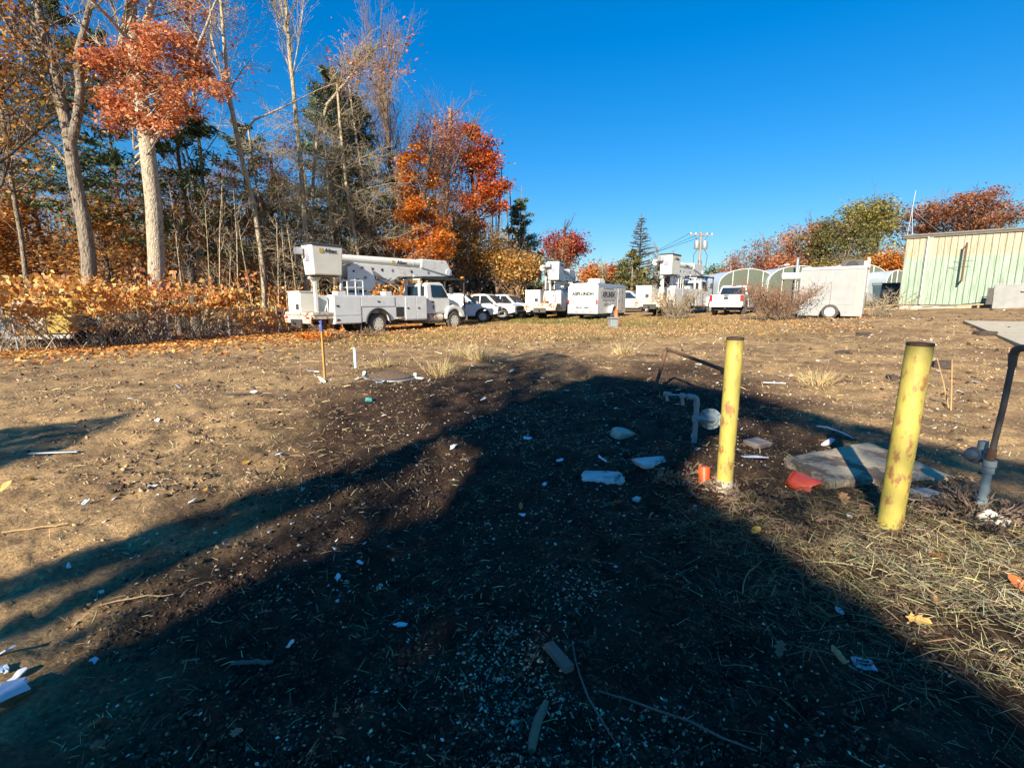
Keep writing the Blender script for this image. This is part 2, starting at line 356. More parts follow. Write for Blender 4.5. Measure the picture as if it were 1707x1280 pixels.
kr = n.new('ShaderNodeValToRGB'); kr.color_ramp.elements[0].position = .46; kr.color_ramp.elements[1].position = .62; l.new(nk.outputs[0], kr.inputs[0])
ml = n.new('ShaderNodeMath'); ml.operation = 'MULTIPLY'; l.new(vr.outputs[0], ml.inputs[0]); l.new(kr.outputs[0], ml.inputs[1])
m2 = n.new('ShaderNodeMix'); m2.data_type = 'RGBA'; l.new(ml.outputs[0], m2.inputs['Factor']); l.new(mx.outputs['Result'], m2.inputs['A']); m2.inputs['B'].default_value = (.36, .30, .22, 1)
l.new(m2.outputs['Result'], p.inputs['Base Color']); p.inputs['Roughness'].default_value = .95; p.inputs['Specular IOR Level'].default_value = .15
bp = n.new('ShaderNodeBump'); bp.inputs['Strength'].default_value = .9; bp.inputs['Distance'].default_value = .03; l.new(nz.outputs[0], bp.inputs['Height']); l.new(bp.outputs[0], p.inputs['Normal'])
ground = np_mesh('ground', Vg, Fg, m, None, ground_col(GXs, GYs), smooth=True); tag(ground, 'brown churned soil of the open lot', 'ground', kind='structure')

# concrete pad at the right, with a cut edge
pad_pts = [(16.98, 18.2), (12.3, 11.2), (9.6, 5.2), (22, -1), (40, 10)]
mb = MB(); N_ = len(pad_pts)
tz = [zg(*q)+.08 for q in pad_pts]
mb.add([(x, y, z-.5) for (x, y), z in zip(pad_pts, tz)]+[(x, y, z) for (x, y), z in zip(pad_pts, tz)], [tuple(range(N_))[::-1], tuple(range(N_, 2*N_))]+[(q, (q+1) % N_, N_+(q+1) % N_, N_+q) for q in range(N_)])
# kept clear of the pipes: the pad begins beyond them
pad = mb.build('pavement', CONCP); tag(pad, 'pale concrete pad in front of the green metal building', 'pavement', kind='structure')

# ---- loose stuff on the ground (sampled where the photograph shows it)
def on_ground(rng, n, x0, x1, y0, y1, dens=None, geo=False):
    if geo:
        y = y0*(y1/y0)**rng.random(n); x = (x0+(x1-x0)*rng.random(n))*y
    else:
        x = x0+(x1-x0)*rng.random(n); y = y0+(y1-y0)*rng.random(n)
    if dens is not None:
        k = rng.random(n) < dens(x, y); x = x[k]; y = y[k]
    return x, y
def blades(name, x, y, L, W, cols, label, cat, seed=1, lift=.25, up=0., z0=0., par=None):
    """dry stalks: thin bent strips of two quads"""
    rng = np.random.default_rng(seed); k = len(x); a = rng.random(k)*2*math.pi
    if par is not None: a = par+rng.normal(0, .5, k)
    L = L*(.25+1.15*rng.random(k)**1.6); el = np.abs(rng.normal(0, lift, k))+up
    dx, dy, dz = np.cos(a)*np.cos(el), np.sin(a)*np.cos(el), np.sin(el)
    P0 = np.stack([x, y, gz(x, y)+z0*rng.random(k)+.004], 1)
    D = np.stack([dx, dy, dz], 1)
    mid = P0+D*L[:, None]*.5+np.array([0, 0, 1])*(L*.05*rng.random(k))[:, None]
    D2 = D.copy(); D2[:, 2] -= .22*rng.random(k)**2; D2[:, :2] += rng.normal(0, .07, (k, 2)); end = mid+D2*L[:, None]*.5
    end[:, 2] = np.maximum(end[:, 2], gz(end[:, 0], end[:, 1])+.004); mid[:, 2] = np.maximum(mid[:, 2], gz(mid[:, 0], mid[:, 1])+.006)
    S_ = np.stack([-np.sin(a), np.cos(a), rng.normal(0, .5, k)], 1)*(W*(.6+.8*rng.random(k)))[:, None]*.5
    V = np.stack([P0-S_, P0+S_, mid-S_, mid+S_, end-S_*.4, end+S_*.4], 1).reshape(-1, 3)
    b = np.arange(k)[:, None]*6
    F = np.concatenate([b+np.array([0, 1, 3, 2]), b+np.array([2, 3, 5, 4])], 0)
    o = np_mesh(name, V, F, DRY, None, np.repeat(cols, 6, axis=0)); tag(o, label, cat, kind='stuff'); return o
OCT = np.array([(1, 0, 0), (-1, 0, 0), (0, 1, 0), (0, -1, 0), (0, 0, 1), (0, 0, -1)], float)
OCTF = np.array([(0, 2, 4), (2, 1, 4), (1, 3, 4), (3, 0, 4), (2, 0, 5), (1, 2, 5), (3, 1, 5), (0, 3, 5)])
_c = [(a, b, c) for a in (-1, 1) for b in (-1, 1) for c in (-1, 1)]
CUB = np.array(_c, float)*.75; CUBF = np.array([(0, 1, 3, 2), (4, 6, 7, 5), (0, 4, 5, 1), (2, 3, 7, 6), (0, 2, 6, 4), (1, 5, 7, 3)])
def pebbles(name, x, y, s, cols, label, cat, seed=1, sink=.3, base=OCT, fc=OCTF, zs=.6):
    rng = np.random.default_rng(seed); k = len(x)
    V = base[None]*(.55+.7*rng.random((k, len(base), 1)))*(s*(.45+.9*rng.random(k)**2))[:, None, None]
    sc = .6+.8*rng.random((k, 1, 3)); sc[:, :, 2] *= zs; V = V*sc
    a = rng.random(k)*2*math.pi; ca, sa = np.cos(a)[:, None], np.sin(a)[:, None]
    X = V[:, :, 0]*ca-V[:, :, 1]*sa; Y = V[:, :, 0]*sa+V[:, :, 1]*ca
    t = rng.normal(0, .5, (k, 1)); Z = V[:, :, 2]+X*t
    V = np.stack([X+x[:, None], Y+y[:, None], Z+(gz(x, y)+s*sink*zs)[:, None]], 2).reshape(-1, 3)
    F = (np.arange(k)[:, None, None]*len(base)+fc[None]).reshape(-1, fc.shape[1])
    o = np_mesh(name, V, F, STONE, None, np.repeat(cols, len(base), axis=0)); tag(o, label, cat, kind='stuff'); return o
rng = np.random.default_rng(5)
STRAW = [(.58, .43, .20), (.46, .33, .16), (.66, .53, .28), (.32, .22, .12), (.24, .17, .10)]
# gravel of the foreground and of the track
def gd(x, y):
    q = fbm(x*2.2, y*2.2, 91, 3); c = (.05+.95*np.exp(-((x+.10-.02*y)/.55)**2))*(.12+.88*np.exp(-((y-1.95)/.65)**2)+.6*np.exp(-((y-5.4)/1.6)**2))
    return np.clip(np.clip((q-.42)*4.5, .03, 1)*c*np.exp(-(x/1.7)**2), 0, 1)
x, y = on_ground(rng, 60000, -1.0, 1.0, 1.0, 9, gd, True)
pebbles('gravel', x, y, .0062+.0013*y, tint(rng, len(x), [(.48, .37, .25), (.64, .53, .38), (.26, .18, .12), (.36, .29, .21), (.44, .31, .19)], var=.3), 'small pale stones scattered through black soil', 'gravel', 2)
def cd(x, y): return np.clip((fbm(x*2.1, y*2.1, 15, 3)-.38)*4, 0, 1)
x, y = on_ground(rng, 14000, -1.05, 1.05, 1.0, 13, cd, True)
pebbles('soil_clods', x, y, .009+.0017*y, ground_col(x, y)*(.55+.8*rng.random((len(x), 1))), 'crumbled clods of dirt on the open lot', 'soil', 3, base=CUB, fc=CUBF)
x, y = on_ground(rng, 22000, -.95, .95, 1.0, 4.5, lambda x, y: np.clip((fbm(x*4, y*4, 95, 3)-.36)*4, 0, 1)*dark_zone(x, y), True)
pebbles('soil_crumbs', x, y, .007+.0022*y, tint(rng, len(x), [(.05, .03, .02), (.08, .05, .032), (.035, .022, .016), (.11, .072, .045)], var=.25), 'moist soil crumbs of the foreground, darkened for its shade', 'soil', 14)
# straw stalks everywhere, thick hay at the right foreground
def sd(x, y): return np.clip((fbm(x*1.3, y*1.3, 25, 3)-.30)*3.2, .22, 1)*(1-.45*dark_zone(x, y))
x, y = on_ground(rng, 62000, -1.1, 1.1, 1.0, 18, lambda x, y: sd(x, y)*(.28+.72*sstep(2.2, 5, y)), True)
blades('straw', x, y, .035+.010*y, .0010+.00052*y, tint(rng, len(x), STRAW, var=.25), 'dry straw stalks strewn over the dirt', 'straw', 4)
def hd(x, y):
    a = np.exp(-((x-2.75)/.85)**2-((y-2.35)/.8)**2)*2.6+.45*np.exp(-((x-1.55)/.5)**2-((y-3.2)/.32)**2)
    a = a+.22*np.exp(-((x-1.15)/.55)**2-((y-2.7)/.5)**2)
    return np.clip(a*(fbm(x*3, y*3, 35, 3)*2.6-.6), 0, 1)
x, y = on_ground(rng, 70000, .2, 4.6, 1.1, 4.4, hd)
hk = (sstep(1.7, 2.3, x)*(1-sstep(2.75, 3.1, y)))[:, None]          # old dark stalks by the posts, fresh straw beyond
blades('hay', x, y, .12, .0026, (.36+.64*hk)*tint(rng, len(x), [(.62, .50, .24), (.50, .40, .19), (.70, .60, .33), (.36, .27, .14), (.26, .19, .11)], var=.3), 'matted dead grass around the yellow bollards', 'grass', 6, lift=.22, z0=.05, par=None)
# pale crumbs of foam and plastic trodden into the lot
x, y = on_ground(rng, 2200, -1.05, 1.05, 2.2, 26, lambda x, y: np.clip((fbm(x*.7, y*.7, 19, 3)-.34)*2.5, .05, 1), True)
pebbles('white_crumbs', x, y, .006+.0021*y, tint(rng, len(x), [(.62, .58, .50), (.70, .68, .62), (.50, .42, .32)], var=.15), 'white crumbs of foam and plastic trodden into the dirt', 'litter', 12, base=CUB, fc=CUBF, zs=.35)
x, y = on_ground(rng, 3600, -1.05, 1.05, 3.5, 26, lambda x, y: np.clip((fbm(x*1.1, y*1.1, 29, 3)-.42)*4, 0, 1), True)
pebbles('dark_clods', x, y, .010+.0026*y, tint(rng, len(x), [(.07, .045, .03), (.11, .07, .045), (.05, .035, .025)], var=.2), 'dark moist clods of earth on the tan dirt', 'soil', 13, base=CUB, fc=CUBF)
# bark chips and crumbs
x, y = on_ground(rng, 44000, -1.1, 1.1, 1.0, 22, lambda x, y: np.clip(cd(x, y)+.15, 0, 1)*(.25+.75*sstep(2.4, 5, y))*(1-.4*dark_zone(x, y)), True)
xx = np.stack([x, y, gz(x, y)+.008], 1)
o = leaves_mesh('bark_chips', xx, .008+.008*rng.random(len(x))+.0024*y, tint(rng, len(x), [(.52, .37, .20), (.28, .18, .10), (.66, .56, .40), (.16, .10, .06), (.48, .27, .12)], var=.25), DRY, None, 8, flat=.9)
tag(o, 'small bark chips and leaf crumbs on the dirt', 'chips', kind='stuff')
# fallen leaves: thick carpet by the fence, thinning out over the lot
def ld(x, y):
    fd = fence_dist(x, y); return np.clip(np.exp(-np.maximum(0, -fd-1.2)/2.4), 0, 1)*(fd < 4)*(.4+.6*fbm(x*2, y*2, 45, 2))
x, y = on_ground(rng, 80000, -26, -3, 9, 30, ld)
xx = np.stack([x, y, gz(x, y)+.02+.05*rng.random(len(x))], 1)
o = leaves_mesh('leaf_litter', xx, .12+.07*rng.random(len(x)), tint(rng, len(x), [(.55, .26, .06), (.42, .18, .05), (.62, .38, .13), (.30, .13, .05), (.56, .20, .05)], var=.25), DRY, None, 9, flat=.45)
tag(o, 'carpet of orange fallen leaves along the chain-link fence', 'leaves', kind='stuff')
x, y = on_ground(rng, 16000, -.75, .75, 16, 40, lambda x, y: .2+.8*(fbm(x*.5, y*.5, 49, 2) > .45), True)
xx = np.stack([x, y, gz(x, y)+.03], 1)
o = leaves_mesh('scattered_leaves', xx, .06+.05*rng.random(len(x)), tint(rng, len(x), [(.55, .26, .08), (.48, .30, .14), (.36, .17, .06), (.58, .42, .2)], var=.25), DRY, None, 10, flat=.5)
tag(o, 'fallen leaves scattered on the turf near the trucks', 'leaves', kind='stuff')
# short turf near the vehicles
x, y = on_ground(rng, 34000, -.5, .62, 13, 36, lambda x, y: np.clip(sstep(13, 20, y)*(.25+fbm(x*.8, y*.8, 55, 2)), 0, 1), True)
gk = ((fbm(x*.16, y*.16, 77, 3) > .45) & (np.abs(x-1.5) < 8)).astype(float)[:, None]*(rng.random((len(x), 1)) < .7)
cc = tint(rng, len(x), [(.45, .31, .13), (.38, .24, .10), (.52, .38, .17), (.34, .19, .08)])*(1-gk)+tint(rng, len(x), [(.16, .17, .04), (.24, .22, .06)])*gk
blades('turf', x, y, .12, .014, cc, 'thin straw coloured turf with green patches before the trucks', 'grass', 11, lift=.4, up=.35)
# ------------------------------------------------------------------ trees
def grow(rnd, segs, tips, p, d, L, r, lv, P):
    """one branch: wandering segments, children along it; collects (p0,p1,r0,r1,level)"""
    ns = P['ns'][lv]; st = L/ns; pts = [p]; last = lv == P['lv']
    rr = r; q = p
    for i in range(ns):
        wv = P['wander'][lv]
        d = Vector((d.x+rnd.gauss(0, wv), d.y+rnd.gauss(0, wv), d.z+rnd.gauss(0, wv)+P['up'][lv])).normalized()
        q2 = q+d*st; r2 = max(rr*(1-(1-P['taper'][lv])/ns), .006)
        segs.append((q, q2, rr, r2, lv)); 
        f = (i+1)/ns
        if not last and f > P['start'][lv]:
            k = P['kids'][lv]*1.0/ns/(1-P['start'][lv]+1e-6); k = int(k)+(rnd.random() < k-int(k))
            for c in range(k):
                az = rnd.random()*2*math.pi; an = R(P['angle'][lv]*rnd.uniform(.7, 1.3))
                o = d.orthogonal().normalized(); o = Matrix.Rotation(az, 3, d) @ o
                cd = d*math.cos(an)+o*math.sin(an)
                b = q+(q2-q)*rnd.random()
                cl = L*P['len'][lv]*rnd.uniform(.65, 1.2)*(1.15-.55*f if lv == 0 else 1-.3*f)
                grow(rnd, segs, tips, b, cd, cl, min(rr*.75, max(.011, r2*P['rad'][lv]*rnd.uniform(.7, 1.1))), lv+1, P)
        q = q2; rr = r2
    if lv >= P['lv']-1: tips.append((q, d, lv))
BASE = dict(lv=3, ns=(7, 6, 4, 3), wander=(.05, .12, .18, .2), up=(.03, .07, .05, .02), taper=(.45, .25, .25, .3), start=(.4, .2, .15, 1), kids=(13, 8, 5, 0), angle=(42, 45, 45, 0), len=(.42, .48, .5, 0), rad=(.42, .5, .55, 0))
def wood_mesh(name, segs, mat, parent):
    big = [s for s in segs if s[2] > .05]; sm = [s for s in segs if s[2] <= .05]
    Vs = []; Fs = []; b = 0
    for grp, n in ((big, 8), (sm, 3)):
        if not grp: continue
        P0 = np.array([s[0][:] for s in grp]); P1 = np.array([s[1][:] for s in grp]); d = P1-P0
        if n == 8: P1 = P1+d*.04
        V, F = seg_mesh(P0, P1, [s[2] for s in grp], [s[3] for s in grp], n)
        Vs.append(V); Fs.append(F+b); b += len(V)
    return np_mesh(name, np.concatenate(Vs), np.concatenate(Fs), mat, parent, smooth=True)
def trunk_curve(rnd, path, r0, r1, segs):
    k = len(path)-1
    for i in range(k):
        a = r0+(r1-r0)*i/k; b = r0+(r1-r0)*(i+1)/k
        segs.append((Vector(path[i]), Vector(path[i+1]), a, b, 0))
def flare(rnd, segs, r, base=None):
    p = base or Vector((0, 0, 0))
    segs.append((p+Vector((0, 0, -.6)), p+Vector((0, 0, .25)), r*1.7, r*1.25, 0)); segs.append((p+Vector((0, 0, .25)), p+Vector((0, 0, 1.0)), r*1.25, r, 0))
def tree(name, label, loc, h, r, seed, bark, P=None, palette=None, nleaf=0, leaf=.16, spread=.35, lean=(0, 0), path=None, group=None, keep=None, weights=None, cat='tree', twig=True, crown_name='crown', trunks=1, flat=0.2, droop=None, leaf_mat=None, ball=None, Yb=None, forks=()):
    rnd = random.Random(seed); rng = np.random.default_rng(seed); Q = dict(BASE); Q.update(P or {})
    if ball and not path: Q['lv'] = 2; Q['kids'] = tuple(int(q*1.25) for q in Q['kids'])     # leaves hide the finest twigs
    t = thing(name, label, cat, loc, 0, group); segs = []; tips = []
    if path:
        trunk_curve(rnd, path, r, r*.75, segs)
        flare(rnd, segs, r, Vector(path[0]))
        p1 = Vector(path[-1]); d = (p1-Vector(path[-2])).normalized()
        grow(rnd, segs, tips, p1, d, max(h-p1.z, 3), r*.75, 0, Q)
        for fp, fr in forks:
            trunk_curve(rnd, fp, fr, fr*.6, segs); e1 = Vector(fp[-1]); grow(rnd, segs, tips, e1, (e1-Vector(fp[-2])).normalized(), 4.5, fr*.6, 0, Q)
    else:
        flare(rnd, segs, r)
        for k in range(trunks):
            d = Vector((lean[0]+(rnd.gauss(0, .14) if trunks > 1 else 0), lean[1]+(rnd.gauss(0, .14) if trunks > 1 else 0), 1)).normalized()
            grow(rnd, segs, tips, Vector((0, 0, .0 if trunks > 1 else 1.0)), d, h*rnd.uniform(.85, 1) if trunks > 1 else h-1.0, r*(1 if trunks == 1 else .7), 0, Q)
    if ball:
        Cs = []; Ks = []
        for (xl, xr, yt, yb, n_, nc, rc) in ball:
            cc = AT((xl+xr)/2, (yt+yb)/2, Yb)-Vector(loc); rx = (AT(xr, yt, Yb)-AT(xl, yt, Yb)).length/2; rz = (AT(xl, yt, Yb).z-AT(xl, yb, Yb).z)/2
            u = rng.normal(size=(nc, 3)); u /= np.linalg.norm(u, axis=1, keepdims=True); u *= (rng.random((nc, 1))**.42); kc = np.array(cc)+u*np.array([rx, rx, rz])*(1-.5*rc/max(rx, .1))
            i = rng.integers(0, nc, n_); Cs.append(kc[i]+rng.normal(0, rc*.55, (n_, 3))*np.array([1.15, 1.15, .7])); Ks.append(i)
            for q in kc[::2]:                                  # limbs that carry the clumps
                zb = max(1.5, min(q[2]-rx*.7, h*.8)); a_ = Vector((0, 0, zb)); e_ = Vector(q); m_ = a_.lerp(e_, .5)+Vector((0, 0, -.1*rx)); segs.append((a_, m_, .03+.01*rx, .025+.006*rx, 2)); segs.append((m_, e_, .02+.006*rx, .008, 2))
        C = np.concatenate(Cs); ii = np.concatenate(Ks); nleaf = len(C)
        main = [s for s in segs if s[4] <= 1 or s[2] > .03]; tw = [s for s in segs if not (s[4] <= 1 or s[2] > .03)]
        wood_mesh('trunk', main, bark, t)
        cols = tint(rng, nleaf, palette, weights)*(1+.22*np.sin(ii*12.9898)[:, None])
        leaves_mesh(crown_name, C, leaf*(.6+.8*rng.random(nleaf)), np.clip(cols, .005, .9), leaf_mat or LEAF, t, seed+1, flat=flat, droop=droop)
        if tw: tag(wood_mesh('twigs', tw, bark, t), kind='stuff')
        return t
    main = [s for s in segs if s[4] <= 1 or s[2] > .03]; tw = [s for s in segs if not (s[4] <= 1 or s[2] > .03)]
    wood_mesh('trunk', main, bark, t)
    if nleaf and tips:
        T = np.array([q[0][:] for q in tips])
        if keep is not None:
            kk = np.array([keep(*q) for q in T]); T = T[kk] if kk.any() else T
        i = rng.integers(0, len(T), nleaf)
        C = T[i]+rng.normal(0, spread, (nleaf, 3))*np.array([1, 1, .7])
        # clumps: tone varies from clump to clump as real sprays do
        cl = 1+.22*np.sin(i*12.9898)[:, None]
        cols = tint(rng, nleaf, palette, weights)*cl
        cr_ = leaves_mesh(crown_name, C, leaf*(.6+.8*rng.random(nleaf)), np.clip(cols, .005, .9), leaf_mat or LEAF, t, seed+1, flat=flat, droop=droop)
        if tw: tag(wood_mesh('twigs', tw, bark, t), kind='stuff')
    elif tw:
        tag(wood_mesh('crown', tw, bark, t), kind='stuff')
    return t
def conifer(name, label, loc, h, r, seed, bark, palette, spread_w, start=.12, dens=1., group=None, leaf=.3, gap=.55, droop=-.05, plume=1.0):
    """white pine: whorls of near-level boughs carrying needle plumes"""
    rnd = random.Random(seed); rng = np.random.default_rng(seed); t = thing(name, label, 'tree', loc, 0, group); segs = []
    flare(rnd, segs, r); k = 8
    for i in range(k): segs.append((Vector((0, 0, 1+(h-1)*i/k)), Vector((0, 0, 1+(h-1)*(i+1)/k)), r*(1-.93*i/k), r*(1-.93*(i+1)/k), 0))
    C = []; z = h*start
    while z < h*.985:
        f = z/h; w_ = spread_w*(1-f)**.75*(.55+.45*min(1, (f-start)*5+.3))+.25
        for b in range(rnd.randint(3, 5)):
            az = rnd.random()*2*math.pi; L = w_*rnd.uniform(.6, 1.15); nsg = 5; p = Vector((0, 0, z+rnd.uniform(-.2, .2))); el = .12+.35*f+droop
            for s_ in range(nsg):
                d = Vector((math.cos(az), math.sin(az), el+rnd.gauss(0, .07)))
                q = p+d*(L/nsg); segs.append((p, q, max(.012, r*.22*(1-f)*(1-s_/nsg)), max(.008, r*.22*(1-f)*(1-(s_+1)/nsg)), 2)); p = q; az += rnd.gauss(0, .12)
                if s_ > 0:
                    m_ = int(dens*7*plume)
                    for u in range(m_): C.append((p.x+rnd.gauss(0, .13*L), p.y+rnd.gauss(0, .13*L), p.z+rnd.gauss(.08, .10)))
        z += gap*rnd.uniform(.7, 1.3)
    wood_mesh('trunk', segs, bark, t)
    C = np.array(C); n_ = len(C)
    NEED = np.array([(0, -.5, 0), (.11, 0, .05), (0, .5, 0), (-.11, 0, .05)])
    leaves_mesh('crown', C, leaf*(.6+.8*rng.random(n_)), tint(rng, n_, palette), NEEDLE, t, seed+2, flat=.15, shape=NEED)
    return t
def TL(px, Y): g = GX(px, Y); return (g.x, g.y, zg(g.x, g.y)-.05)
def topz(px, py, Y): return AT(px, py, Y).z-GX(px, Y).z
def rel(base, px, py, Y):             # a point of the trunk, relative to its base
    return AT(px, py, Y)-Vector(base)
AMBER = [(.56, .28, .06), (.46, .20, .04), (.64, .38, .10), (.36, .15, .04)]
RUSSET = [(.54, .20, .08), (.43, .15, .06), (.62, .28, .12), (.33, .11, .05)]
ORNG = [(.68, .23, .035), (.58, .17, .025), (.72, .33, .06), (.42, .12, .025)]
REDM = [(.42, .045, .03), (.32, .03, .025), (.50, .09, .03), (.22, .03, .02)]
GOLDB = [(.50, .31, .09), (.41, .23, .07), (.56, .38, .13), (.28, .17, .06)]
PINE = [(.10, .145, .065), (.07, .105, .05), (.14, .18, .07), (.05, .075, .04)]
PINEB = [(.16, .215, .12), (.12, .17, .10), (.20, .25, .13)]
OLIVE = [(.19, .17, .05), (.15, .14, .045), (.25, .21, .07), (.11, .11, .04)]
BARE = dict(kids=(20, 11, 7, 0), angle=(38, 42, 42, 0), up=(.03, .10, .07, .03))
FAN = dict(kids=(22, 11, 7, 0), angle=(26, 28, 30, 0), up=(.02, .10, .09, .05), start=(.25, .12, .1, 1), len=(.5, .5, .5, 0), wander=(.04, .08, .12, .15))
DROOP = dict(kids=(34, 10, 5, 0), angle=(68, 45, 42, 0), up=(.02, -.04, -.04, -.02), start=(.15, .15, .15, 1), len=(.42, .42, .5, 0), wander=(.04, .14, .16, .2))

# --- large trees behind the fence
b = TL(150, 23); Yb = 23
tree('oak_tree', 'thick dark-barked tree with a forked trunk leaning over the fence', b, 17, .30, 11, BARKG, dict(kids=(10, 8, 6, 0), start=(.05, .15, .15, 1), angle=(40, 48, 45, 0), len=(.62, .5, .5, 0), ns=(5, 6, 4, 3)), path=[(0, 0, 0)]+[rel(b, x, y, Yb) for x, y in ((148, 430), (138, 360), (125, 300), (116, 235), (110, 205))], forks=[([rel(b, x, y, Yb) for x, y in ((118, 240), (128, 200), (134, 150), (128, 95), (140, 50))], .20), ([rel(b, x, y, Yb) for x, y in ((111, 215), (95, 160), (84, 100), (60, 55), (20, 20))], .17), ([rel(b, x, y, Yb) for x, y in ((122, 290), (95, 250), (60, 225), (25, 190))], .09)], palette=RUSSET, nleaf=700, leaf=.2, spread=.3, weights=None)
b = TL(263, 23.5); Yb = 23.5
tree('oak_tree', 'tall oak with a pale smooth trunk and clusters of russet leaves', b, 18, .37, 12, BARKP, dict(kids=(9, 7, 5, 0), start=(.02, .2, .15, 1), angle=(62, 48, 45, 0), len=(.42, .5, .5, 0), ns=(7, 6, 4, 3), up=(.03, .04, .03, .0)), path=[(0, 0, 0)]+[rel(b, x, y, Yb) for x, y in ((261, 430), (256, 340), (247, 260), (240, 205), (236, 165))], forks=[([rel(b, x, y, Yb) for x, y in ((248, 245), (262, 228), (278, 205), (300, 160))], .13), ([rel(b, x, y, Yb) for x, y in ((236, 170), (233, 110), (238, 55), (256, 0))], .2), ([rel(b, x, y, Yb) for x, y in ((238, 190), (215, 150), (196, 90), (205, 40))], .1)], palette=[(.62, .25, .11), (.52, .19, .08), (.68, .34, .17), (.42, .14, .07)], leaf=.165, Yb=23.5, ball=[(135, 265, 50, 155, 3000, 24, .45), (215, 360, 20, 150, 3600, 28, .45), (205, 355, 120, 240, 3000, 22, .45), (145, 230, 140, 240, 1600, 13, .42), (300, 410, 90, 200, 600, 10, .4), (150, 340, -60, 40, 1200, 14, .45)])
tree('oak_tree', 'dark tree with rusty foliage at the far end of the fence', TL(-12, 21), 15, .3, 13, BARKD, None, palette=AMBER, nleaf=4500, leaf=.2, spread=.4)
b = TL(442, 28); Yb = 28
tree('maple_tree', 'slender leaning tree with tan bark and a few pinkish leaves', b, 20, .15, 14, BARKT, dict(kids=(10, 8, 6, 0), start=(.02, .15, .15, 1), angle=(40, 42, 42, 0), len=(.5, .5, .5, 0)), path=[(0, 0, 0)]+[rel(b, x, y, Yb) for x, y in ((440, 470), (432, 400), (420, 330), (402, 260), (388, 190), (382, 160))], forks=[([rel(b, x, y, Yb) for x, y in ((396, 235), (425, 200), (470, 180), (530, 150))], .06), ([rel(b, x, y, Yb) for x, y in ((392, 210), (375, 150), (352, 60), (350, 0))], .07)], palette=[(.46, .17, .09), (.40, .12, .07), (.5, .22, .12)], nleaf=1300, leaf=.18, spread=.45, keep=lambda x, y, z: z < 12.5 and x < .2)
b = TL(512, 31); Yb = 31
tree('bare_tree', 'tall straight leafless tree rising above the bucket truck', b, 25, .17, 15, BARKT, FAN, path=[(0, 0, 0)]+[rel(b, x, y, Yb) for x, y in ((510, 420), (505, 320), (497, 230), (493, 190))])
b = TL(522, 33); Yb = 33
tree('bare_tree', 'pale leafless tree whose trunk curves to the right', b, 18, .12, 16, BARKT, BARE, path=[(0, 0, 0)]+[rel(b, x, y, Yb) for x, y in ((520, 400), (522, 300), (528, 235), (545, 175), (570, 145))])
tree('bare_tree', 'leafless tree with drooping tan twigs behind the boom', TL(610, 33), 15, .13, 17, BARKT, DROOP)
tree('bare_tree', 'leafless tree with tangled low branches between two bare trunks', TL(560, 32), 12, .10, 18, BARKT, DROOP)
tree('bare_tree', 'leafless tree with a mesh of tan twigs left of the orange oak', TL(628, 36), 16, .11, 251, BARKT, DROOP)
tree('bare_tree', 'leafless tree with tan arching twigs behind the bucket', TL(535, 35), 14, .11, 252, BARKT, DROOP)
tree('bare_tree', 'slim leafless tree with fine tan branches near the leaning tree', TL(465, 34), 13, .10, 253, BARKT, DROOP)
tree('bare_tree', 'dark leafless tree with black crooked limbs above the pine', TL(640, 40), 17, .15, 19, BARKD, BARE, lean=(-.03, 0))
tree('bare_tree', 'broad fan-shaped leafless tree with reddish-brown twig tips', TL(668, 43), topz(668, 40, 43)*.9, .26, 20, BARKR, dict(FAN, kids=(26, 12, 9, 0), len=(.48, .48, .46, 0)))
tree('bare_tree', 'thin grey leafless tree standing among the dark pines', TL(352, 32), 24, .13, 21, BARKG, BARE)
tree('bare_tree', 'leafless sapling crowded against the forked dark tree', TL(60, 25), 16, .12, 22, BARKG, BARE)
tree('oak_tree', 'narrow bright orange oak directly behind the long boom', TL(690, 35), topz(690, 225, 35), .2, 23, BARKD, dict(kids=(20, 8, 5, 0), start=(.12, .15, .15, 1), angle=(62, 45, 42, 0), len=(.30, .5, .5, 0), up=(.02, .02, .0, .0)), palette=ORNG, leaf=.21, flat=.3, Yb=35, ball=[(650, 735, 235, 330, 2600, 15, .5), (645, 750, 310, 390, 3400, 18, .55), (628, 770, 375, 450, 4200, 22, .55), (690, 765, 340, 430, 1500, 9, .5)])
tree('oak_tree', 'tall sparse oak thinning to rusty brown beside the orange oak', TL(735, 43), topz(735, 185, 43), .26, 24, BARKR, dict(kids=(18, 9, 6, 0), start=(.25, .15, .15, 1), angle=(52, 45, 42, 0)), palette=[(.40, .14, .06), (.32, .11, .05), (.46, .2, .1)], leaf=.17, Yb=43, ball=[(680, 805, 185, 300, 6000, 50, .9), (700, 800, 260, 420, 4200, 50, .9)])
tree('maple_tree', 'fiery orange-red maple at the edge of the wood against the sky', TL(800, 43), topz(800, 225, 43), .24, 25, BARKD, dict(kids=(18, 8, 5, 0), start=(.3, .15, .15, 1), angle=(50, 45, 42, 0), len=(.34, .5, .5, 0)), palette=[(.56, .13, .025), (.46, .08, .02), (.60, .22, .04), (.30, .05, .02)], leaf=.23, Yb=43, ball=[(760, 840, 225, 320, 4200, 20, .7), (790, 853, 285, 375, 3000, 14, .65), (755, 825, 310, 420, 2200, 14, .7), (765, 800, 200, 250, 900, 6, .5)])
for px, py, Y, sd, nm in ((770, 340, 41, 26, 'brown-gold tree under the fiery maple'), (830, 380, 42, 27, 'golden-brown tree beside the young pine'), (865, 415, 41, 28, 'low amber tree at the end of the wood by the far bucket truck')):
    tree('oak_tree', nm, TL(px, Y), topz(px, py, Y), .14, sd, BARKR, dict(start=(.1, .15, .15, 1), kids=(16, 8, 4, 0), angle=(48, 45, 42, 0)), palette=GOLDB+AMBER[:2], leaf=.21, Yb=Y, ball=[(px-42, px+42, py, 475, 4400, 60, .85)])
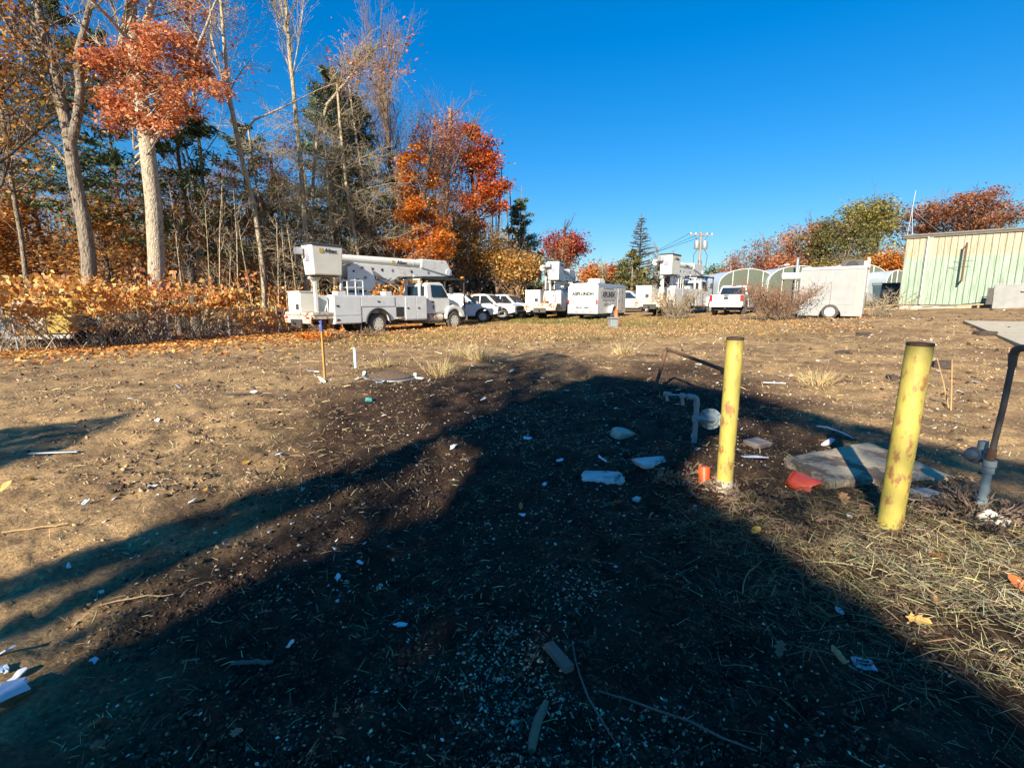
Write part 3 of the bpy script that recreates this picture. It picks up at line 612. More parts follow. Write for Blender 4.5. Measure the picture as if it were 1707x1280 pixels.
conifer('pine_tree', 'young blue-green pine at the end of the wood', TL(868, 52), topz(868, 330, 52), .2, 31, BARKD, PINEB, 3.4, start=.08, dens=1.3, leaf=.4, gap=.45, plume=2.6)
conifer('pine_tree', 'tall grey-green pine among the leafless trees', TL(572, 36.5), topz(575, 112, 36.5), .26, 32, BARKD, PINEB, 5.0, start=.22, dens=1.3, leaf=.5, gap=.45, plume=2.6)
conifer('pine_tree', 'soft grey-green pine half hidden by tan twigs', TL(612, 39), topz(612, 165, 39), .24, 34, BARKD, PINEB, 4.4, start=.25, dens=1.2, leaf=.46, gap=.55, plume=2.2)
# dark pines deep in the wood
pines = [(30, 30, 19, 'broad dark pine behind the forked tree'), (165, 30, 19, 'dark pine between the forked tree and the pale oak'), (330, 29, 14, 'layered dark pine beside the pale oak trunk'), (225, 43, 24, 'tall dark pine deep behind the pale oak'), (430, 40, 16, 'dark pine behind the slender leaning tree'), (660, 47, 13, 'dark pine low behind the orange oak'), (490, 44, 13, 'dark pine behind the straight leafless tree')]
for k, (px, Y, h, nm) in enumerate(pines):
    conifer('pine_tree', nm, TL(px, Y), h, .26, 40+k, BARKD, PINE, 5.0, start=.33, dens=1.25, leaf=.46, gap=.85, plume=2.6)
# understorey: layered amber beeches and maples
und = [(-20, 27, 7, AMBER), (60, 29, 8, AMBER), (120, 31, 8.5, RUSSET), (195, 29, 8, AMBER), (300, 30, 9, AMBER), (370, 31, 8, GOLDB), (245, 36, 11, RUSSET), (80, 38, 12, AMBER), (420, 35, 10, AMBER), (480, 36, 9, GOLDB), (455, 41, 14, [(.42, .09, .05), (.34, .06, .04)]), (620, 38, 7, AMBER), (560, 39, 8, GOLDB), (350, 43, 13, RUSSET), (150, 46, 14, AMBER), (20, 44, 14, RUSSET)]
UL = ['low amber beech at the far end of the fence', 'amber beech behind the yellow truck', 'russet sapling left of the forked trunk', 'amber beech between the two big trunks', 'amber beech right of the pale oak trunk', 'gold-brown sapling by the tan saplings', 'russet tree hidden behind the pale oak', 'amber tree deep behind the forked trunk', 'amber tree behind the slender leaning tree', 'gold-brown tree behind the bucket', 'red-leaved maple rising behind the slender leaning tree', 'amber shrub tree showing under the boom', 'gold-brown tree behind the turret of the truck', 'tall russet tree among the pines', 'tall amber tree among the pines', 'tall russet tree at the dark end of the wood']
for k, ((px, Y, h, pal), nm) in enumerate(zip(und, UL)):
    tree('beech_tree', nm, TL(px, Y), h, .09+.008*h, 60+k, BARKG if k % 3 else BARKD, dict(kids=(17, 8, 4, 0), start=(.15, .15, .15, 1), angle=(70, 48, 45, 0), len=(.42, .5, .5, 0), up=(.02, .0, .0, .0), lv=2), palette=pal, nleaf=3600, leaf=.21, spread=.38, flat=.55, group='amber understorey of the wood')
# far wood that closes the view behind the trunks
rng = np.random.default_rng(77); n_ = 26000
px_ = rng.uniform(-260, 900, n_); Y_ = rng.uniform(52, 74, n_); X_ = (px_-853)/800*Y_
top = 5.0+4.5*fbm(px_*.012, Y_*.0+.3, 5, 3)+2*(px_ < 420); Z_ = top*rng.random(n_)**.8
C = np.stack([X_, Y_, Z_], 1)
far = leaves_mesh('distant_wood', C, .55+.3*rng.random(n_), tint(rng, n_, [(.30, .18, .07), (.15, .13, .06), (.36, .19, .07), (.08, .09, .045), (.24, .15, .09)]), LEAF, None, 78); tag(far, 'distant brown wood seen between the trunks', 'wood', kind='stuff')
P0 = []; 
kx = rng.uniform(-300, 880, 420); ky = rng.uniform(46, 76, 420); kX = (kx-853)/800*ky; kh = rng.uniform(7, 15, 420)
V, F = seg_mesh(np.stack([kX, ky, kX*0-.5], 1), np.stack([kX+rng.normal(0, .6, 420), ky, kh], 1), np.full(420, .14), np.full(420, .05), 5)
o = np_mesh('distant_trunks', V, F, BARKG); tag(o, 'thin trunks of the distant wood', 'wood', kind='stuff')

# --- tan saplings in front of the wood
SAP = [(338, 25, 8.5), (352, 26, 7), (368, 25.5, 9), (388, 27, 6.5), (404, 26, 8), (426, 27, 9.5), (452, 28, 7), (468, 27, 6), (482, 29, 9), (322, 24.5, 6), (500, 28.5, 7.5), (540, 31, 8), (578, 32, 9), (312, 27, 9)]
for k, (px, Y, h) in enumerate(SAP):
    tree('sapling', 'thin tan leafless sapling between the fence and the bucket truck', TL(px, Y), h, .035, 90+k, BARKT, dict(lv=2, ns=(8, 4, 3), kids=(13, 5, 0), angle=(45, 40, 0), start=(.15, .2, 1), len=(.22, .45, 0), wander=(.03, .12, .15), up=(.02, .06, .03), taper=(.3, .3, .3), rad=(.4, .5, 0)), group='tan saplings before the wood', lean=(random.Random(k).gauss(0, .06), 0))

# --- knotweed and brambles on the fence
def shrub(name, label, loc, h, w_, seed, stem_mat, palette, nleaf, leaf=.16, nst=16, group=None, arch=.9, twigs=0, cat='shrub', lowz=.35):
    rnd = random.Random(seed); rng = np.random.default_rng(seed); t = thing(name, label, cat, loc, 0, group); segs = []; pts = []
    for k in range(nst):
        a = rnd.random()*2*math.pi; L = h*rnd.uniform(.7, 1.25); p = Vector((rnd.gauss(0, w_*.13), rnd.gauss(0, w_*.13), -.1)); d = Vector((math.cos(a)*w_/h*.45, math.sin(a)*w_/h*.45, 1)).normalized(); r = .014*h/2+.004
        for s_ in range(7):
            d = Vector((d.x+math.cos(a)*.10*arch+rnd.gauss(0, .06), d.y+math.sin(a)*.10*arch+rnd.gauss(0, .06), d.z-.16*arch*(s_ > 2))).normalized(); q = p+d*(L/7)
            segs.append((p, q, r*(1-s_/8), r*(1-(s_+1)/8), 1)); p = q
            if q.z > h*lowz: pts.append(q[:])
            for u in range(twigs):
                dd = (d+Vector((rnd.gauss(0, .6), rnd.gauss(0, .6), rnd.gauss(.1, .4)))).normalized(); e = q+dd*rnd.uniform(.15, .4)*h*.5; segs.append((q, e, .009, .005, 2))
                e2 = e+(dd+Vector((rnd.gauss(0, .5), rnd.gauss(0, .5), rnd.gauss(0, .4)))).normalized()*rnd.uniform(.1, .25)*h*.5; segs.append((e, e2, .006, .004, 2))
                if e.z > h*lowz: pts.append(e[:])
    tag(wood_mesh('stems', segs, stem_mat, t), kind='stuff')
    if not pts: pts = [s_[1][:] for s_ in segs]
    if nleaf:
        T = np.array(pts); C = T[rng.integers(0, len(T), nleaf)]+rng.normal(0, .13*h/2, (nleaf, 3))*np.array([1.6, 1.6, .8])
        leaves_mesh('foliage', C, leaf*(.35+1.15*rng.random(nleaf)**1.3), tint(rng, nleaf, palette), LEAF, t, seed, droop=.45)
    return t
KNOT = [(.66, .38, .12), (.58, .27, .07), (.72, .52, .22), (.46, .19, .06), (.68, .33, .07)]
KL = ['pale orange knotweed thicket at the far end of the fence', 'orange knotweed in front of the yellow truck', 'orange knotweed arching over the fence below the forked trunk', 'knotweed thicket hanging over the first fence post', 'dense knotweed at the foot of the pale oak', 'yellowing knotweed by the middle fence post', 'reddish knotweed on the chain-link mesh', 'golden knotweed beside the last fence post']
for k, (px, Y, h) in enumerate([(-25, 18, 3.3), (40, 19.4, 2.6), (118, 19.0, 3.5), (165, 20.6, 2.5), (222, 20.2, 3.4), (280, 21.8, 2.9), (330, 22.2, 3.2), (392, 24, 2.2)]):
    shrub('knotweed', KL[k], TL(px, Y), h, 3.0+.5*(k % 3), 110+k, BARKT, KNOT if k != 6 else RUSSET+KNOT[:2], int((850+150*(k % 4))*(.55 if k in (1, 3, 6) else 1)), .21, 18, 'knotweed along the fence', lowz=.6, arch=.6+.2*(k % 3))
BRL = ['bare cane clump leaning on the first fence post', 'bare cane clump before the chain-link mesh', 'fan of bare brown canes near the last fence post', 'bare cane clump in front of the dark car']
for k, (px, py) in enumerate([(30, 588), (165, 580), (352, 562), (235, 572)]):
    g = G(px, py); shrub('bramble_canes', BRL[k], g, 1.7, 1.9, 130+k, BARKT if k != 2 else BARKR, KNOT, 90, .16, 15, 'bare canes in front of the fence', arch=.5, twigs=1)
# amber low growth behind the bucket truck
for k, (px, Y, h, nm) in enumerate([(470, 29, 2.6, 'amber bush right of the last fence post'), (520, 30, 3.2, 'orange bush behind the truck tail'), (560, 31, 3.2, 'orange bush showing under the bucket'), (650, 33, 3.6, 'orange bush seen between turret and cab'), (690, 34, 3.6, 'orange bush behind the truck cab'), (440, 27, 2.2, 'golden bush at the foot of the leaning tree'), (760, 39, 3.0, 'brown bush behind the parked pickups'), (830, 41, 3.0, 'amber bush behind the far pickup')]):
    shrub('amber_bush', nm, TL(px, Y), h, 3.0, 140+k, BARKR, ORNG[:3]+KNOT[:3] if k in (1, 2, 3, 4) else KNOT+GOLDB, 1700, .2, 14, lowz=.15)

# --- bare brush by the vehicles
shrub('bare_bush', 'grey-brown leafless bush growing behind the third bucket truck', G(1122, 532), 2.0, 3.0, 160, BARKT, [(.30, .18, .10)], 500, .06, 46, arch=.25, twigs=3)
shrub('bare_bush', 'reddish-brown dense bush between the pickup and the grey trailer', G(1296, 534), 2.0, 2.6, 161, BARKR, [(.34, .18, .09), (.28, .14, .07)], 4200, .07, 46, arch=.35, twigs=3)
shrub('bare_bush', 'dry tan bush beside the corner of the green building', G(1470, 527), 1.35, 2.2, 162, BARKT, [(.36, .25, .14)], 400, .07, 26, arch=.3, twigs=3)
shrub('dry_weeds', 'dry weeds under the rear wheel of the nearest bucket truck', G(612, 560), .55, 1.6, 163, BARKR, [(.34, .22, .12)], 300, .06, 26, arch=.4, twigs=2, cat='weeds')
shrub('dry_weeds', 'dry weeds under the tail of the nearest bucket truck', G(556, 566), .6, 1.6, 164, BARKR, [(.40, .22, .10)], 500, .08, 24, arch=.4, twigs=2, cat='weeds')
shrub('dry_weeds', 'orange leafy weed by the orange stake', G(520, 572), .6, 1.0, 165, BARKR, ORNG, 420, .12, 12, arch=.5, cat='weeds')
shrub('dry_weeds', 'dry weeds along the belly of the nearest bucket truck', G(690, 556), .5, 2.0, 166, BARKR, [(.34, .22, .12)], 300, .06, 24, arch=.4, twigs=2, cat='weeds')

# --- trees far across the lot
tree('maple_tree', 'round crimson maple beyond the bucket trucks', TL(940, 75), topz(940, 380, 75), .3, 170, BARKD, dict(kids=(20, 8, 4, 0), start=(.2, .15, .15, 1), angle=(48, 45, 42, 0), len=(.40, .5, .5, 0)), palette=REDM, leaf=.34, Yb=75, ball=[(900, 982, 383, 450, 6500, 60, 1.2)])
tree('oak_tree', 'tan-brown tree in front of the crimson maple', TL(935, 62), topz(935, 412, 62), .16, 171, BARKR, dict(start=(.15, .15, .15, 1)), palette=[(.40, .19, .08), (.34, .14, .06)], nleaf=1400, leaf=.26, spread=.5)
for k, (px, py, Y, pal, nl, nm) in enumerate([(985, 438, 95, ORNG, 1500, 'orange tree right of the crimson maple'), (1003, 440, 92, GOLDB, 350, 'thin bare tree in the gap behind the lettered trailer'), (1022, 440, 100, REDM[:2]+ORNG[:2], 1700, 'red and orange tree behind the roof unit of the trailer'), (1092, 412, 95, GOLDB, 300, 'grey leafless tree behind the third bucket truck'), (1118, 425, 100, GOLDB, 300, 'thin leafless tree behind the utility pole'), (1190, 440, 120, PINEB, 1500, 'green tree far behind the utility pole'), (1216, 443, 112, RUSSET, 1700, 'russet tree far beyond the greenhouses'), (1240, 448, 125, PINEB, 1200, 'dark green tree far beyond the greenhouses')]):
    tree('far_tree', nm, TL(px, Y), topz(px, py, Y), .25, 180+k, BARKG, dict(start=(.15, .15, .15, 1), lv=3 if nl < 1000 else 2), palette=pal, leaf=.5 if nl > 1000 else .3, Yb=Y, ball=[(px-(22 if nl > 1000 else 14), px+(22 if nl > 1000 else 14), py, 478, nl, 30, 1.6)])
conifer('spruce_tree', 'olive-brown evergreen standing before the dead spruce', TL(1052, 78), topz(1054, 418, 78), .3, 190, BARKR, OLIVE, 4.2, start=.03, dens=1.6, leaf=.8, gap=.55)
conifer('spruce_tree', 'dark green evergreen touching the olive one', TL(1037, 86), topz(1037, 440, 86), .3, 191, BARKD, PINE, 3.4, start=.03, dens=1.6, leaf=.8, gap=.55)
# dead spruce: bare whorls
def dead_spruce():
    rnd = random.Random(5); h = topz(1063, 362, 84); t = thing('dead_spruce', 'tall dead spruce with bare drooping whorls against the sky', 'tree', TL(1063, 84)); sg = [(Vector((0, 0, -.3)), Vector((0, 0, h)), .22, .05, 0)]; tw = []
    z = h*.35
    while z < h:
        L = 2.9*(1-(z/h)**2.2)+.45
        for k in range(6):
            a = rnd.random()*6.28; p = Vector((0, 0, z)); e = p+Vector((math.cos(a), math.sin(a), .15))*L*rnd.uniform(.5, 1.1); tw.append((p, e, .075, .045, 2))
            for u in range(5):
                f = p+(e-p)*rnd.uniform(.3, 1); tw.append((f, f+Vector((rnd.gauss(0, .35), rnd.gauss(0, .35), -.35*rnd.random())), .04, .02, 2))
        z += .42
    wood_mesh('trunk', sg, BARKD, t); tag(wood_mesh('crown', tw, BARKD, t), kind='stuff')
dead_spruce()
rt = [(1272, 398, 80, BARKR, [(.32, .14, .08), (.26, .12, .08)], 1500, 'broad brown-red thinning tree behind the first greenhouse'), (1315, 392, 85, BARKG, [(.30, .16, .1)], 300, 'grey leafless tree behind the greenhouses'), (1350, 368, 78, BARKD, RUSSET+GOLDB[:2], 2600, 'russet oak behind the second greenhouse'), (1398, 362, 72, BARKG, OLIVE, 2200, 'olive-yellow tree behind the grey box trailer'), (1452, 328, 74, BARKG, [(.30, .26, .07), (.22, .20, .06), (.36, .29, .09)], 3600, 'tall yellow-green willow above the grey box trailer'), (1545, 335, 76, BARKR, [(.30, .16, .10), (.24, .13, .08)], 1400, 'brown thinning tree left of the roof mast'), (1600, 318, 70, BARKD, [(.32, .12, .06), (.26, .11, .06), (.36, .17, .08)], 3600, 'russet oak rising over the roof of the green building'), (1650, 335, 74, BARKG, OLIVE[:2], 500, 'grey leafless tree over the end of the roof'), (1488, 418, 62, BARKD, ORNG+AMBER[:2], 1500, 'small orange tree at the corner of the green building'), (1425, 425, 66, BARKD, OLIVE+GOLDB, 1300, 'low green-gold tree behind the black roof unit'), (1380, 430, 66, BARKD, GOLDB+OLIVE, 1300, 'low golden tree behind the vent pipe'), (1310, 420, 76, BARKR, RUSSET, 900, 'low russet tree between two greenhouse roofs')]
for k, (px, py, Y, bk, pal, nl, nm) in enumerate(rt):
    hw = 66 if py < 405 else 38
    hw = 88 if px in (1600, 1545) else 50 if px == 1452 else hw
    tree('backdrop_tree', nm, TL(px, Y), topz(px, py, Y)*.95, .3, 200+k, bk, dict(start=(.12, .15, .15, 1), kids=(20, 8, 5, 0), angle=(40, 42, 42, 0), up=(.02, .08, .05, .02)), palette=pal, leaf=.32, Yb=Y, ball=[(px-hw, px+hw, py, py+(75 if py < 405 else 50), int(nl*2.4), 60, 1.1), (px-hw*.9, px+hw*.9, py+40, 470, int(nl*.5), 40, 1.3)])
conifer('pine_tree', 'dark green pine rising over the end of the green building', TL(1705, 72), topz(1705, 312, 72), .35, 230, BARKD, PINEB, 5.5, start=.1, dens=1.5, leaf=.7, gap=.7)
rng = np.random.default_rng(79); n_ = 12000
px_ = rng.uniform(870, 1900, n_); Y_ = rng.uniform(95, 150, n_); X_ = (px_-853)/800*Y_
Z_ = zgv(X_, Y_)+(3.5+3*fbm(px_*.02, Y_*0+.7, 8, 3))*rng.random(n_)**.7
far = leaves_mesh('distant_hedge', np.stack([X_, Y_, Z_], 1), 1.0+.6*rng.random(n_), tint(rng, n_, [(.14, .10, .05), (.10, .10, .05), (.18, .10, .05), (.06, .075, .04)]), LEAF, None, 80); tag(far, 'distant line of brown and green scrub beyond the lot', 'wood', kind='stuff')
# ------------------------------------------------------------------ vehicles
def wheel(parent, x, y, r, w_, rim_mat, side, holes=8, hub=.35):
    """side = +1 / -1: which way the outer face looks"""
    t = MB().lathe([(r*.62, -w_/2), (r*.9, -w_/2), (r*.985, -w_*.36), (r, -w_*.2), (r, w_*.2), (r*.985, w_*.36), (r*.9, w_/2), (r*.62, w_/2)], 28, caps=False).build('wheel', TYRE, parent, smooth=True)
    t.location = (x, y, r)
    o = side*w_*.5
    rm = MB().lathe([(r*.62, o*.96), (r*.58, o*.98), (r*.54, o*.72), (r*.36, o*.66), (r*.20, o*.72), (r*.17, o*.85), (r*.03, o*.87)], 24).build('rim', rim_mat, t, smooth=True)
    for k in range(holes):
        a = 2*math.pi*k/holes; c = (math.cos(a)*r*.45, o*.62, math.sin(a)*r*.45)
        MB().lathe([(r*.06, side*.02), (r*.06, side*.05)], 8, c=c).build('hand_hole', BLACK, t)
    return t
def arch(cx, r, z0, n=10): return [(cx+r*math.cos(math.pi-math.pi*k/n), z0+r*math.sin(math.pi*k/n)) for k in range(n+1)]
def handle(parent, x, y, z, mat=BLACK): return part('latch', mat, parent, x-.06, x+.06, y-.012, y+.012, z-.035, z+.035)

def bucket_truck(label, loc, hd, variant=0):
    T = thing('bucket_truck', label, 'truck', loc, heading(hd), 'bucket trucks parked on the lot'); WB = 5.2
    # chassis
    fr = MB()
    for s in (-1, 1): fr.box(-3.2, 6.05, s*.42-.05, s*.42+.05, .72, .95)
    for x in (-3, -1.4, .9, 2.6, 4.4): fr.box(x, x+.12, -.37, .37, .76, .90)
    fr.box(-.1, .1, -1.0, 1.0, .42, .58).box(WB-.08, WB+.08, -.95, .95, .42, .54)
    fr.build('chassis', DARKM, T)
    for s in (-1, 1):
        wheel(T, 0, s*1.04, .5, .27, RIMW, s); wheel(T, 0, s*.72, .5, .27, RIMW, -s)
        wheel(T, WB, s*1.02, .5, .28, RIMW, s)
    # body compartments
    for s in (-1, 1):
        y0, y1 = (s*.72, s*1.2)
        pf = [(-2.35, .56), (-.92, .56), (-.92, .62)]+arch(0, .70, .62)[0:0]+[(-.70, .62)]+[(q[0], q[1]) for q in arch(0, .66, .56)][1:-1]+[(.70, .62), (1.05, .70), (1.62, .70), (1.62, .62), (3.12, .62), (3.12, 1.86), (-2.35, 1.86)]
        b_ = MB().prism(pf, min(y0, y1), max(y0, y1)).build('service_body', GREYP, T, bevel=.012)
        yo = s*1.2
        # fender lip over the rear wheels
        lip = MB().tube([(q[0], yo+s*.03, q[1]) for q in arch(0, .69, .54, 14)], .05, 6).build('wheel_flare', BLACK, T, smooth=True)
        for (x0, x1, z0, z1) in ((-2.30, -.96, .95, 1.80), (-.92, 1.0, 1.34, 1.80), (1.68, 2.36, .68, 1.80), (2.40, 3.08, .68, 1.80), (-2.30, -.96, .60, .92)):
            d = MB().box(x0, x1, yo, yo+s*.022, z0, z1).build('compartment_door', GREYP, T, bevel=.006)
            handle(d, x0+.14 if x0 > 1.6 or x0 < -2 else (x0+x1)/2, yo+s*.03, (z0+z1)/2)
        part('step_recess', BLACK, T, 1.08, 1.58, yo+s*.004-.002, yo+s*.004+.002, .80, 1.30)
        part('step_panel', RUSTW, T, 1.12, 1.54, yo, yo+s*.03, .72, .80)
        part('side_marker', REDL if s < 0 else AMBERL, T, -2.25, -2.13, yo+s*.022, yo+s*.034, .70, .75)
    part('bed_floor', GREYP, T, -2.35, 3.12, -.72, .72, 1.0, 1.08)
    # tail shelf with rust, bumper, lights
    part('tail_shelf', RUSTW, T, -3.35, -2.353, -1.2, 1.2, .98, 1.10, .01)
    part('tail_skirt', RUSTW, T, -3.28, -2.36, -1.17, 1.17, .80, .977, .01)
    part('rear_bumper', RUSTW, T, -3.42, -3.36, -1.15, 1.15, .62, .96, .01)
    for s in (-1, 1):
        for k in range(3): MB().lathe([(.055, 0), (.05, -.02)], 12, 'x', (-3.425, s*(.72+.14*k), .86)).build('tail_light', REDL if k else CLEARL, T)
        part('mud_flap', BLACK, T, -.95, -.93, s*.93-.26, s*.93+.26, .18, .75)
        part('outrigger_leg', DARKM, T, -2.75, -2.55, s*.8-.09, s*.8+.09, .32, .82)
    part('tow_plate', DARKM, T, -3.5, -3.43, -.45, .45, .48, .80)
    MB().tube([(-3.5, 0, .62), (-3.62, 0, .62), (-3.66, 0, .70)], .05, 8).build('tow_hook', DARKM, T)
    # rear left cabinet and pale bin
    part('rear_cabinet', CREAM, T, -3.2, -2.42, .05, 1.14, 1.104, 1.98, .02)
    part('cabinet_lid', GREYP, T, -3.24, -2.38, .02, 1.17, 1.983, 2.03, .01)
    part('cabinet_grille', BLACK, T, -3.215, -3.2, .2, .45, 1.2, 1.45)
    # T post that carries the folded bucket
    ps = MB().box(-2.85, -2.73, -.62, -.50, 1.104, 2.55).box(-3.05, -2.55, -.66, -.46, 2.55, 2.635)
    ps.add([(-2.85, -.60, 2.30), (-2.73, -.60, 2.30), (-2.56, -.60, 2.548), (-3.02, -.60, 2.548), (-2.85, -.52, 2.30), (-2.73, -.52, 2.30), (-2.56, -.52, 2.548), (-3.02, -.52, 2.548)], [(0, 1, 2, 3), (7, 6, 5, 4), (0, 4, 5, 1), (1, 5, 6, 2), (2, 6, 7, 3), (3, 7, 4, 0)])
    ps.build('bucket_rest', WHITE, T)
    for k in range(4): MB().tube([(-2.5+.05*k, -.75-.03*k, 1.15), (-2.4, -.8-.02*k, 1.5+.06*k), (-2.25, -.7, 1.7+.08*k), (-1.9, -.5, 1.5)], .025, 6).build('hose', BLACK if k % 2 else WHITE, T, smooth=True)
    # pedestal, turret
    MB().frustum((-.95, .35, -.55, .55), (-.85, .2, -.5, .5), 1.083, 2.0).build('pedestal', GREYP, T, bevel=.03)
    MB().lathe([(.5, 2.003), (.5, 2.10)], 20, 'z', (-.35, 0, 0)).build('turntable', DARKM, T)
    tu = MB()
    for s in (-1, 1):
        tu.prism([(-1.0, 2.103), (.35, 2.103), (.55, 2.6), (.3, 3.25), (-.5, 3.40), (-.95, 3.2)], s*.34-.05, s*.34+.05)
    tu.build('turret', WHITE, T, bevel=.02)
    part('valve_bank', DARKM, T, -.9, .0, -.24, .24, 2.12, 2.75)
    for k, (x, z, sz) in enumerate(((-.75, 2.95, .09), (-.3, 3.12, .12), (-.55, 2.55, .10), (-.15, 2.65, .13), (-.6, 2.3, .08))):
        part('turret_label', INKG if k % 2 else INK, T, x, x+sz*1.4, -.398, -.394, z, z+sz)
    # lower boom, lift cylinder, upper boom, elbow
    lb = MB().prism([(-.55, 3.0), (.9, 2.84), (1.7, 2.58), (2.1, 2.84), (5.55, 2.98), (5.7, 3.1), (5.5, 3.34), (-.5, 3.40)], -.20, .20).build('lower_boom', WHITE, T, bevel=.03)
    for k, x in enumerate((1.1, 1.75, 3.0, 4.2, 5.2)):
        M = Matrix.Translation((x, -.204, 3.14)) @ Matrix.Rotation(R(45), 4, 'Y')
        MB().box(-.07, .07, -.003, .003, -.07, .07).build('warning_diamond', DARKM if k % 2 == 0 else INKG, lb, M=M)
    part('warning_plate', RUST, lb, .25, .60, -.207, -.203, 3.10, 3.22)
    MB().tube([(.05, 0, 2.5), (1.9, 0, 2.66)], .13, 12).build('lift_cylinder', WHITE, T, smooth=True)
    MB().tube([(.0, -.25, 2.75), (.6, -.27, 2.7), (1.2, -.27, 2.5), (1.6, -.25, 2.75)], .025, 6).build('hose', BLACK, T, smooth=True)
    ub = MB().tube([(5.3, 0, 3.58), (3.4, 0, 3.58), (1.2, 0, 3.57), (-2.0, 0, 3.55), (-2.9, 0, 3.54)], [.235, .235, .225, .205, .19], 16).build('upper_boom', CREAM, T, smooth=True)
    MB().lathe([(.241, 3.1), (.241, 3.2)], 16, 'x', (0, 0, 3.58)).build('boom_band', GREYP, ub)
    el = MB().prism([(3.6, 3.38), (5.75, 3.0), (6.0, 3.08), (5.95, 3.3), (5.55, 3.86), (3.7, 3.86)], -.26, .26).build('boom_elbow', WHITE, T, bevel=.05)
    MB().lathe([(.16, -.31), (.16, .31)], 16, 'y', (5.62, 0, 3.22)).build('elbow_pin', GREYP, el)
    text('Altec', .26, INK, ub, (2.35, -.236, 3.57), (math.pi/2, 0, 0), bold=.006, sx=1.2)
    part('boom_mark', GOLD, ub, 1.70, 1.86, -.238, -.228, 3.49, 3.65)
    # bucket with liner rim and control bracket
    bx, by, bz = -3.25, -.86, 2.70
    bk = MB().frustum((bx+.06, bx+1.40, by-.40, by+.36), (bx-.03, bx+1.46, by-.46, by+.42), bz, bz+1.24).build('bucket', CREAM, T, bevel=.05, seg=3)
    MB().frustum((bx-.07, bx+1.50, by-.50, by+.46), (bx+.0, bx+1.43, by-.42, by+.38), bz+1.243, bz+1.33).build('bucket_cover', BLACK, bk, bevel=.02)
    part('bucket_step', DARKM, bk, bx+.3, bx+1.3, by-.3, by+.3, bz-.06, bz-.002)
    text('Altec', .24, INK, bk, (bx+.86, by-.462, bz+1.02), (math.pi/2, 0, 0), bold=.006, sx=1.15)
    part('bucket_mark', GOLD, bk, bx+.32, bx+.50, by-.464, by-.458, bz+.93, bz+1.11)
    for k in range(7): part('bucket_notice', INKB, bk, bx-.034, bx-.026, by-.20+.02*(k % 2), by+.16-.04*(k % 3), bz+.58+.075*k, bz+.62+.075*k)
    cb = MB().box(bx-.34, bx-.10, by+.10, by+.42, bz+.85, bz+1.15).tube([(bx-.1, by+.2, bz+.95), (bx+.1, by+.45, bz+.9), (bx+.4, .0, 3.54)], .07, 8)
    cb.build('control_bracket', ALU, T, bevel=.02)
    MB().tube([(bx-.3, by+.35, bz+.9), (bx-.36, by+.3, bz+.5), (bx-.15, by+.45, bz+.3), (bx+.15, by+.5, bz+.6)], .03, 6).build('hose', BLACK, T, smooth=True)
    MB().lathe([(.28, -.08), (.3, 0), (.28, .08)], 16, 'y', (bx+.35, by+.55, bz+.55)).build('jib_winch', DARKM, T, smooth=True)
    # operator's cage frame on the body
    cg = MB()
    for x in (-1.55, -.72):
        for y in (-1.12, -.74): cg.tube([(x, y, 1.862), (x, y, 2.52)], .03, 6)
    for z in (2.2, 2.52): cg.tube([(-1.55, -1.12, z), (-.72, -1.12, z), (-.72, -.74, z), (-1.55, -.74, z), (-1.55, -1.12, z)], .03, 6)
    cg.tube([(-1.12, -1.12, 1.862), (-1.12, -1.12, 2.58)], .03, 6); cg.build('guard_rail', WHITE, T)
    part('tool_box', WHITE, T, -2.1, -1.65, -1.15, -.75, 1.863, 2.02, .02); part('tool_box', WHITE, T, .5, .9, -1.15, -.75, 1.863, 2.05, .02)
    # cab
    cabp = [(3.30, .92), (3.30, 1.75), (3.36, 2.42), (3.50, 2.58), (4.35, 2.62), (4.58, 2.52), (4.98, 1.82), (5.0, 1.75), (5.0, .92)]
    cab = MB()
    for s in (-1, 1): pass
    n_ = len(cabp); vs = []
    for yy in (-1, 1):
        for (x, z) in cabp: vs.append((x, yy*(1.02-.12*max(0, (z-1.7))/.9), z))
    cab.add(vs, [tuple(range(n_)), tuple(range(n_, 2*n_))]+[(k, (k+1) % n_, n_+(k+1) % n_, n_+k) for k in range(n_)])
    cabo = cab.build('cab', WHITE, T, bevel=.05, seg=3)
    def yc(z): return 1.02-.12*max(0, (z-1.7))/.9
    for s in (-1, 1):
        d = MB().add([(3.52, s*(yc(1.0)+.012), 1.0), (4.92, s*(yc(1.0)+.012), 1.0), (4.94, s*(yc(1.75)+.012), 1.75), (3.52, s*(yc(1.75)+.012), 1.75), (3.52, s*yc(1.0), 1.0), (4.92, s*yc(1.0), 1.0), (4.94, s*yc(1.75), 1.75), (3.52, s*yc(1.75), 1.75)], [(0, 1, 2, 3), (4, 7, 6, 5), (0, 4, 5, 1), (1, 5, 6, 2), (2, 6, 7, 3), (3, 7, 4, 0)]).build('door', WHITE, T)
        part('door_handle', BLACK, d, 3.62, 3.76, s*1.035-.012, s*1.035+.012, 1.50, 1.60)
        part('grab_handle', BLACK, d, 3.70, 3.76, s*1.035-.012, s*1.035+.012, 1.15, 1.38)
        yo = [(x, s*(yc(z)+.006), z) for x, z in ((3.66, 1.80), (4.86, 1.80), (4.50, 2.44), (3.66, 2.46))]
        MB().quad(*yo).build('side_window', GLASS, T)
        m_ = MB().box(4.80, 4.92, s*1.28-.10, s*1.28+.10, 1.95, 2.35).tube([(4.9, s*1.0, 2.0), (4.86, s*1.2, 2.05)], .02, 6); m_.build('mirror', BLACK, T, bevel=.02)
        # front fender
        fp = [(4.55, .62), (4.60, 1.0), (4.80, 1.28), (5.2, 1.38), (5.75, 1.25), (5.98, .95), (6.02, .7), (5.8, .7)]+[(q[0], q[1]) for q in arch(WB, .57, .60, 10)][::-1][1:-1]+[(4.70, .62)]
